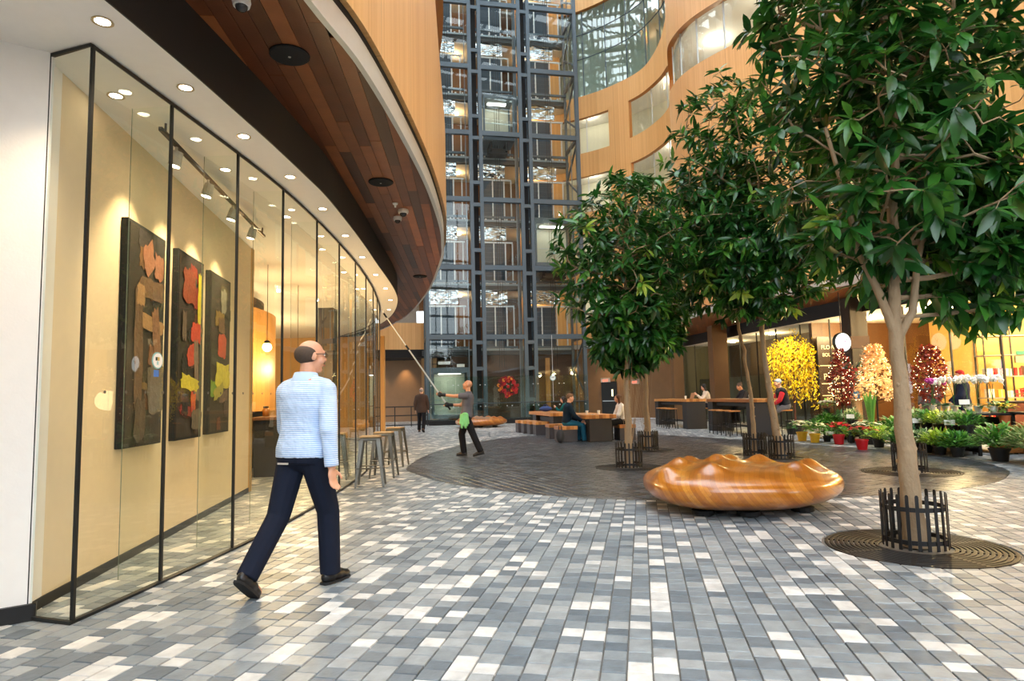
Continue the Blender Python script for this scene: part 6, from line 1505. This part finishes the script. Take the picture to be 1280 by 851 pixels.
# front row on the floor
poinsettia(F(1003, 551), 1.25, CREAMB, 'yellow', 'cream poinsettia in yellow pot at the end of the flower row'); poinsettia(F(1019, 553), 1.2, CREAMB, 'yellow', 'cream poinsettia in yellow pot between cream and green plants')
leafy(F(1034, 552), 1.1, GREENS, 'small plain green plant beside the yellow pots', 60, .15); poinsettia(F(1049, 555), 1.25, REDB, 'red', 'low red poinsettia before the dark strap leaved plant')
leafy(F(1064, 553), 1.1, LIME, 'yellow green plant between two red poinsettias', 70, .13); poinsettia(F(1084, 555), 1.3, CREAMB, 'green', 'large cream poinsettia below the beige pedestal'); poinsettia(F(1078, 562), 1.2, REDB, 'red', 'red poinsettia in red pot standing in front of the row')
leafy(F(1099, 559), 1.4, LIME, 'pale lime plant beside the red poinsettia', 80, .17); leafy(F(1120, 553), 1.7, GREENS, 'bushy bright green fern beside the near trunk', 150, .2, 1.0); leafy(F(1121, 563), 1.0, GREENS, 'small green plant at the foot of the bushy fern', 60, .14)
# second row
display_table((8.75, 16.6, 0), 1.8, .6, .42, math.radians(72), 'low black display table behind the floor plants')
blades(F(1047, 548) + [.35, .5, 0], 1.5, 22, 'dark plant with long pale edged strap leaves', .5, .7, .75, DKGREEN, 'black', 'strap_leaf_plant')
leafy(np.array([8.55, 17.6, .0]), 1.6, GREENS, 'leafy plant below the red lit tree', 110, .2, potc='black', h=.3)
leafy(np.array([8.75, 16.75, .42]), 1.1, VARIEG, 'pale variegated plant on the low display table', 80, .13); leafy(np.array([8.6, 16.3, .42]), .9, GREENS, 'small green plant on the low display table', 60, .12)
blades(np.array([8.5, 15.35, 0]), 1.5, 14, 'upright snake plant in dark tub behind the beige pedestal', .62, .45, .1, GREENS, 'black', pr=.16)
poinsettia((8.75, 17.9, .0), 1.3, CREAMB, 'white', 'white flowering plant beside the written black board'); 
t = thing('wire_stand', 'small black wire plant stand below the black board', 'stand', (9.0, 18.5, 0))
for a in (-1, 1):
    for b in (-1, 1): mb = MB(); mb.cyl((a * .2, b * .14, 0), (a * .2, b * .14, .6), .012, n=6); mb.build('leg', BLACK, t)
mb = MB(); mb.box((0, 0, .61), (.48, .34, .02)); mb.build('top', BLACK, t)
poinsettia((9.0, 18.5, .62), .95, WHITEF, 'black', 'white flowers in a black pot on the wire stand')
# pedestal with a floral arrangement
pp_ = F(1074, 548) + [.35, .65, 0]
t = thing('pedestal', 'beige stone pedestal column among the plants', 'pedestal', (pp_[0], pp_[1], 0)); mb = MB(); mb.lathe([(.02, 0), (.15, 0), (.135, .05), (.125, .95), (.16, 1.0), (.19, 1.02), (.19, 1.05), (.02, 1.05)], 24); mb.build('shaft', pmat('beige_stone', srgb(190, 152, 108), .7, var=.2, scale=8), t, math.radians(40))
t = thing('floral_arrangement', 'tall arrangement of greenery and red roses in a blue white vase', 'flowers', (pp_[0], pp_[1], 1.05)); R = random.Random(8)
mb = MB(); mb.lathe([(.02, 0), (.07, 0), (.09, .1), (.06, .22), (.07, .26), (.02, .26)], 16); mb.build('vase', pmat('blue_white_vase', srgb(60, 120, 180), .3, var=.7, scale=20), t, True)
mb = MB(); leaves(mb, (.03, 0, .62), .34, 60, .2, 1.0, R, .4, 1.3); mb.build('foliage', DKGREEN, t)['kind'] = 'stuff'
for k in range(6): mb = MB(); a = k * 1.1; mb.sph((.22 * math.cos(a), .2 * math.sin(a), .75 + .1 * math.sin(3 * a)), .05, 10, 6); mb.build('rose', pmat('rose_red', srgb(140, 14, 30), .6), t, True)
mb = MB(); mb.tube([(0, 0, .2), (.0, .02, .5), (.03, 0, .8)], .012, 6); mb.build('stem', GREENS, t)
# lit trees
def lit_tree(p, h, r0, r1, z0, cols, nblo, blo, label, trunkm, lamp, nl, power, col, name, rnd_=1.0):
    sd[0] += 1; R = random.Random(sd[0]); t = thing(name, label, 'decorated tree', tuple(p)); mb = MB(); mb.tube([(0, 0, 0), (0, 0, h * .95)], [.03, .01], 8)
    for k in range(60):
        z = z0 + (h - z0) * R.random(); rr = (r0 + (r1 - r0) * (z - z0) / (h - z0)); a = R.random() * 6.28; mb.cyl((0, 0, z - .1), (rr * .9 * math.cos(a), rr * .9 * math.sin(a), z), .006, .003, 4)
    mb.build('branches', trunkm, t)
    mb = MB(); mb.lathe([(.02, 0), (.16, 0), (.19, .26), (.02, .26)], 14); mb.build('pot', POTS['black'], t)
    bl = [MB() for _ in cols]
    for k in range(nblo):
        z = z0 + (h - z0) * R.random() ** .9; rr = (r0 + (r1 - r0) * (z - z0) / (h - z0)) * (rnd_ + (1 - rnd_) * math.sin(PI * min(.97, max(.03, (z - z0) / (h - z0))))) * R.random() ** .35; a = R.random() * 6.28; c = np.array([rr * math.cos(a), rr * math.sin(a), z]); q = bl[k % len(cols)]
        for j in range(5):
            d = np.array([R.gauss(0, 1), R.gauss(0, 1), R.gauss(0, .7)]); d /= np.linalg.norm(d); x = np.cross(d, [.1, .2, 1.0]); x /= np.linalg.norm(x); zz = np.cross(x, d); V, F_ = LT[j % 4]; vs = V @ np.c_[x * blo * 2.4, d * blo, zz * blo].T + c; n0 = len(q.v); q.v.extend(map(tuple, vs)); q.f.extend(tuple(n0 + u for u in f) for f in F_); q.val.extend([R.uniform(.05, 1)] * len(F_))
    for q, m in zip(bl, cols): q.build('blossoms', m, t)['kind'] = 'stuff'
    mb = MB()
    for k in range(nl):
        z = z0 + (h - z0) * R.random() ** .9; rr = (r0 + (r1 - r0) * (z - z0) / (h - z0)) * (rnd_ + (1 - rnd_) * math.sin(PI * min(.97, max(.03, (z - z0) / (h - z0))))) * R.uniform(.8, 1.02); a = R.random() * 6.28; mb.sph((rr * math.cos(a), rr * math.sin(a), z), .0055, 5, 4)
    mb.build('fairy_lights', lamp, t)['kind'] = 'stuff'
    if power: point('fairy_glow', (p[0] - .5, p[1] - .4, p[2] + h * .6), power, col, .3)
    return t
FAIRY = emat('fairy_light', (1, .7, .32, 1), 14)
PEACH = ramp('peach_petal', [(236, 190, 130), (250, 222, 176), (255, 240, 214)], .6, .4); RUST = ramp('rust_leaf', [(90, 24, 22), (136, 44, 36), (176, 80, 56)], .6)
q = aty(1096, 500, 17.6); lit_tree((q[0], q[1], 0), 2.5, .62, .2, 1.0, [PEACH], 460, .085, 'cone shaped tree of white blossoms glowing with warm lights', BLACKM, FAIRY, 160, 14, (1, .72, .4), 'blossom_tree')
q = aty(1053, 500, 17.2); lit_tree((q[0], q[1], 0), 2.4, .36, .3, .9, [RUST], 260, .075, 'dark red twiggy tree with tiny warm lights beside the round sign', pmat('twig_brown', srgb(80, 40, 30), .8), FAIRY, 110, 0, (1, .7, .4), 'twig_tree', .35)
q = aty(1166, 500, 15.2); lit_tree((q[0], q[1], 0), 2.3, .46, .36, 1.0, [RUST], 300, .075, 'dark red twiggy tree with tiny warm lights beside the person in grey coat', MATS['twig_brown'], FAIRY, 110, 0, (1, .7, .4), 'twig_tree', .35)
# forsythia: hanging yellow branches, lit
q = aty(990, 455, 19.6); t = thing('forsythia_display', 'mass of hanging yellow flowering branches glowing in the shop corner', 'flowers', (q[0], q[1], 0)); R = random.Random(31)
mb = MB(); fl2 = MB()
for k in range(210):
    a = R.random() * 6.28; r = .74 * math.sqrt(R.random()); x, y = r * math.cos(a), r * math.sin(a) * .5; z1 = 2.95 - .5 * r + R.gauss(0, .12); ln = R.uniform(.5, 1.9); z0 = max(.75, z1 - ln); mb.tube([(x * .6, y * .6, z1 - .1), (x * .9, y * .9, z1), (x * 1.05, y * 1.05, z0)], .004, 3)
    for j in range(int(ln * 16)):
        c = np.array([x, y, z0 + (z1 - z0) * R.random()]) + np.array([R.gauss(0, .03), R.gauss(0, .03), 0])
        d = np.array([R.gauss(0, .5), R.gauss(0, .5), R.choice((-1, 1)) * .8]); d /= np.linalg.norm(d); xx = np.cross(d, [1, .2, .1]); xx /= np.linalg.norm(xx); zz = np.cross(xx, d); l = .075; V, F_ = LT[j % 4]; vs = V @ np.c_[xx * l * 1.8, d * l, zz * l].T + c; n0 = len(fl2.v); fl2.v.extend(map(tuple, vs)); fl2.f.extend(tuple(n0 + u for u in f) for f in F_); fl2.val.extend([R.uniform(.05, 1)] * len(F_))
mb.tube([(0, 0, .4), (0, 0, 2.4)], .03, 6); mb.build('branches', MATS['twig_brown'], t); fl2.build('yellow_flowers', YELF, t)['kind'] = 'stuff'
mb = MB(); mb.lathe([(.02, 0), (.25, 0), (.3, .42), (.02, .42)], 18); mb.build('tub', POTS['black'], t)
mb = MB(); mb.cyl((-.5, 0, 2.0), (.5, .05, 2.12), .015, n=6); mb.cyl((-.4, 0, 1.7), (.35, -.05, 1.62), .015, n=6); mb.build('cross_bars', BLACK, t)
spot('forsythia_lamp', (q[0] - 1.0, q[1] - 1.4, 3.5), (q[0], q[1], 1.7), 420, (1, .86, .5), 1.1, .6)
# written black board and round lit sign
bd = thing('menu_board', 'black shop board with white script lettering and rules', 'sign', (11.1, 22.2, 0), math.radians(12))
mb = MB(); mb.box((0, .0, 1.85), (1.15, .03, 2.6)); mb.build('board', pmat('board_brown_black', srgb(40, 22, 12), .4), bd)
LT_ = pmat('board_lettering', srgb(236, 220, 196), .6)
for txt, z, sz, sx in (('FLOWERS', 2.78, .2, 0), ('BOUQUET', 2.52, .17, 0), ('C', 2.15, .22, .3), ('People', 1.76, .3, .0), ('Sense', 1.3, .3, .05), ('POWER', .98, .2, .0)):
    o = text_mesh('lettering', txt, sz, LT_, bd, (sx, -.02, z), (PI / 2, 0, 0))
mb = MB(); mb.box((-.17, -.02, 2.15), (.7, .008, .025)); mb.box((0, -.02, 1.53), (1.0, .008, .035)); mb.box((0, -.02, 1.12), (1.0, .008, .03)); mb.build('ruled_lines', LT_, bd)
q = aty(1052, 428, 18.6); sg_ = thing('round_sign', 'round white lit blade sign with tiny coloured marks', 'sign', tuple(q), 0)
mb = MB(); mb.at((0, 0, 0), .25, PI / 2); mb.lathe([(.01, -.06), (.27, -.06), (.29, -.04), (.29, .05), (.27, .06), (.01, .06)], 36); mb.build('case', pmat('teal_black_case', srgb(24, 44, 48), .4), sg_, math.radians(40))
mb = MB(); mb.at((0, 0, 0), .25, PI / 2); mb.lathe([(.01, .061), (.26, .061), (.26, .066), (.01, .066)], 36); mb.build('lit_face', emat('sign_face', (1, 1, 1, 1), 1.6), sg_)
for dx, dz, c in ((.05, .06, (200, 40, 90)), (.13, .08, (60, 150, 110)), (.07, .02, (120, 60, 140))):
    mb = MB(); mb.at((0, 0, 0), .25); mb.box((dx, -.068, dz), (.03, .004, .06), 0); mb.build('colour_mark', pmat('mark_%d' % c[0], srgb(*c), .6), sg_)
mb = MB(); mb.box((.55, .05, 0), (.55, .08, .36)); mb.build('bracket', pmat('sign_bracket', srgb(80, 46, 26), .5), sg_)
mb = MB(); mb.cyl((.0, 0, .28), (0, 0, Z_SOF - q[2]), .014, n=6); mb.build('hanger', BLACK, sg_)
# right hand display: tiers, orchids, foliage
tA = display_table((9.45, 13.55, 0), 2.2, .8, .78, math.radians(80), 'tall black display table holding the orchids')
tB = display_table((8.75, 13.3, 0), 2.2, .5, .4, math.radians(80), 'low black tier before the orchid table')
R = random.Random(77)
for k, y in enumerate((12.65, 13.0, 13.35, 13.7, 14.05, 14.4)):
    orchid((9.42 - .05 * (k % 2), y, .78), 1.25, PINKF if k == 5 else WHITEF, 'magenta orchid on the tall black table' if k == 5 else 'white orchid in white pot on the tall black table', 'white orchids' if k != 5 else None)
tierm = [GREENS, VARIEG, LIME, GREENS, VARIEG]; tl = ['broad green plant on the low black tier', 'pale variegated plant on the low black tier beside the broad green one', 'lime plant on the low black tier', 'dark bushy plant on the low black tier', 'silvery variegated plant at the end of the low black tier']
for k, y in enumerate((12.5, 12.9, 13.3, 13.7, 14.1)): leafy((8.75, y, .4), 1.25, tierm[k], tl[k], 90, .15)
fl_l = ['round green plant on the floor before the low tier', 'lime edged plant on the floor before the low tier', 'pale leaved plant on the floor before the low tier', 'dark green plant on the floor before the low tier', 'small spreading plant on the floor by the black tree guard']
for k, (x, y) in enumerate(((8.3, 12.15), (8.3, 12.65), (8.32, 13.1), (8.3, 13.5), (8.28, 13.9))): leafy((x, y, 0), 1.35, (GREENS, LIME, VARIEG, DKGREEN, GREENS)[k], fl_l[k], 100, .16)
# spotlights added under the soffit edge to brighten the plants
for k, (x, y, tx, ty) in enumerate(((9.9, 16.3, 8.4, 16.2), (10.5, 14.6, 9.0, 14.2), (11.0, 12.6, 9.0, 12.8), (11.3, 11.0, 9.0, 10.8))):
    t = thing('plant_fill_spot', 'small black spotlight added under the soffit edge to brighten the plants', 'spotlight', (x, y, Z_SOF), 0, 'spotlights added over the flower display')
    mb = MB(); mb.cyl((0, 0, 0), (0, 0, -.08), .02, n=8); mb.build('stem', BLACK, t); mb = MB(); mb.cyl((.04, 0, -.08), (-.06, 0, -.17), .04, n=10); mb.build('head', BLACK, t)
    spot('plant_fill_lamp', (x - .08, y, Z_SOF - .2), (tx, ty, .4), 160, (1, .88, .68), 1.1, .7)
# price cards
def card(p, rz, label):
    t = thing('price_card', label, 'card', tuple(p), rz, 'blank white price cards'); mb = MB(); mb.cyl((0, 0, 0), (0, 0, .18), .006, n=5); mb.build('stake', BLACK, t); mb = MB(); mb.at((0, 0, .22), 0, -.2); mb.box((0, 0, 0), (.18, .006, .1)); mb.build('card', MATS['paper_white'], t)
for k, p in enumerate(((8.5, 12.6, .4), (8.5, 13.6, .4), (9.1, 13.0, .78), (7.95, 16.3, 0), (8.4, 16.1, .42))): card(p, -.4, 'white price card standing among the plants')
# far right bushes, red poinsettias on a stand, mums, orange pot
for k, (x, y, s_) in enumerate(((8.45, 11.3, 1.75), (8.5, 10.55, 1.85), (8.6, 9.75, 1.9), (9.25, 10.95, 1.9), (9.4, 10.15, 2.0))): leafy((x, y, 0), s_, (GREENS, VARIEG, DKGREEN, VARIEG, GREENS)[k], ('large green bush at the corner of the floor display', 'large pale leaved bush beside the green corner bush', 'dark bushy plant next to the pale bushes', 'pale variegated bush behind the green corner bush', 'big green bush under the red poinsettias')[k], 170, .13, 1.3, .24, potc='black')
tC = display_table((9.9, 11.7, 0), 1.9, .8, .8, math.radians(84), 'black display table holding red poinsettias')
for k, (x, y) in enumerate(((9.8, 11.05), (9.85, 11.5), (9.8, 11.95), (10.05, 12.35))): poinsettia((x, y, .8), 1.15, REDB, 'red', 'full red poinsettia on the black table beside the bushes', 'red poinsettias on the black table')
poinsettia((9.55, 12.55, .55), 1.0, YELF, 'terra', 'yellow flowers in an orange pot'); t = thing('crate', 'small wooden crate under the yellow flowers', 'crate', (9.55, 12.55, 0))
for k in range(4): mb = MB(); mb.box((0, -.2, .08 + .13 * k), (.42, .02, .1)); mb.box((0, .2, .08 + .13 * k), (.42, .02, .1)); mb.build('slat', TOPW, t)
mb = MB(); mb.box((0, 0, .535), (.44, .44, .03)); mb.build('lid', TOPW, t)
for sx in (-1, 1): mb = MB(); mb.box((sx * .2, 0, .26), (.02, .4, .52)); mb.build('side', TOPW, t)
# hanging paper star
q = aty(1212, 368, 14.0); t = thing('paper_star', 'large cream paper star hanging under the soffit', 'ornament', tuple(q)); R = random.Random(5)
for k in range(8):
    a = k * PI / 4 + .3; mb = MB(); L_ = .34 if k % 2 == 0 else .2; tipv = (L_ * math.cos(a), 0, L_ * math.sin(a)); b = [(.09 * math.cos(a + .6), 0, .09 * math.sin(a + .6)), (0.02 * math.cos(a), -.07, .02 * math.sin(a)), (.09 * math.cos(a - .6), 0, .09 * math.sin(a - .6)), (0.02 * math.cos(a), .07, .02 * math.sin(a))]
    mb.add(b + [tipv], [(0, 1, 4), (1, 2, 4), (2, 3, 4), (3, 0, 4), (3, 2, 1, 0)]); mb.build('star_point', pmat('cream_paper', srgb(244, 226, 176), .7), t)
mb = MB(); mb.cyl((0, 0, .1), (0, 0, Z_SOF - q[2]), .005, n=5); mb.build('cord', BLACK, t)
# shelf rack with gifts inside the lit shop
rk = thing('shelf_rack', 'dark metal shelf rack in the lit shop behind the red hat', 'shelf', (13.1, 16.7, 0), math.radians(-6))
for x in (-.85, -.2, .45, 1.1):
    for y in (-.2, .2): mb = MB(); mb.box((x, y, 1.4), (.03, .03, 2.8)); mb.build('upright', BLACK, rk)
for z in (.35, 1.0, 1.55, 2.1, 2.6): mb = MB(); mb.box((.12, 0, z), (1.98, .44, .03)); mb.build('shelf_board', pmat('grey_shelf', srgb(150, 140, 130), .5), rk)
mb = MB(); mb.box((.5, -.25, 1.98), (1.3, .05, .18)); mb.build('valance', pmat('taupe_valance', srgb(150, 128, 108), .6), rk)
mb = MB(); mb.box((.5, -.23, 2.15), (1.2, .02, .1)); mb.build('green_band', pmat('teal_band', srgb(20, 110, 84), .6), rk)
Mr = Matrix.Translation((13.1, 16.7, 0)) @ Matrix.Rotation(math.radians(-6), 4, 'Z'); R = random.Random(12)
gc = [(200, 24, 30), (236, 226, 206), (230, 170, 60), (180, 20, 26), (240, 236, 226)]
for z in (1.015, 1.565, .365):
    for k in range(8):
        p = Mr @ Vector((-.7 + k * .23, R.uniform(-.06, .02), z)); c = gc[R.randrange(5)]; h = R.uniform(.14, .26); t = thing('gift_box', 'ribboned gift box on the lit shop shelf', 'box', tuple(p), R.uniform(-.3, .1), 'gift boxes on the lit shop shelves')
        mb = MB(); mb.box((0, 0, h / 2), (.17, .15, h), .004); mb.build('box', pmat('gift_%d_%d' % (c[0], c[1]), srgb(*c), .5), t); mb = MB(); mb.box((0, 0, h / 2), (.03, .154, h + .004)); mb.build('ribbon', pmat('gift_ribbon', srgb(240, 220, 150), .4), t)
ct = thing('shop_counter', 'dark counter in front of the lit shelf rack', 'counter', (12.6, 15.6, 0), math.radians(-6)); mb = MB(); mb.box((0, 0, .45), (1.5, .5, .9), .01); mb.build('body', pmat('counter_red_brown', srgb(96, 44, 30), .5), ct); mb = MB(); mb.box((0, 0, .92), (1.6, .6, .04), .006); mb.build('top', BLACK, ct)
# round emblem on the shop glass by the pictures
p = lerp_path(GP, GS, sg(4.72)); tt = lerp_path(GP, GS, sg(4.8)) - lerp_path(GP, GS, sg(4.6)); rz_ = math.atan2(tt[1], tt[0]); zz = 1.3 + (508 - 451) * 4.7 / 800
t = thing('window_sticker', 'small round white sticker on the shop glass', 'sticker', (p[0] + .006, p[1], zz), rz_)
mb = MB(); mb.at((0, 0, 0), 0, PI / 2); mb.lathe([(.004, 0), (.062, 0), (.062, .004), (.004, .004)], 24); mb.build('rim', pmat('sticker_teal', srgb(120, 176, 178), .5), t)
mb = MB(); mb.at((0, -.0045, 0), 0, PI / 2); mb.lathe([(.004, 0), (.054, 0), (.054, .001), (.004, .001)], 24); mb.build('face', pmat('sticker_white', srgb(244, 246, 244), .5), t)
for dx, dz, c in ((-.018, .012, (30, 60, 50)), (.006, .012, (200, 170, 90)), (-.004, -.018, (170, 210, 215))):
    mb = MB(); mb.box((dx, -.007, dz), (.02, .001, .026)); mb.build('emblem', pmat('emblem_%d' % c[0], srgb(*c), .5), t)
mb = MB(); mb.box((-.012, -.003, -.095), (.055, .002, .05)); mb.build('small_label', pmat('label_blue', srgb(70, 120, 200), .5), t)
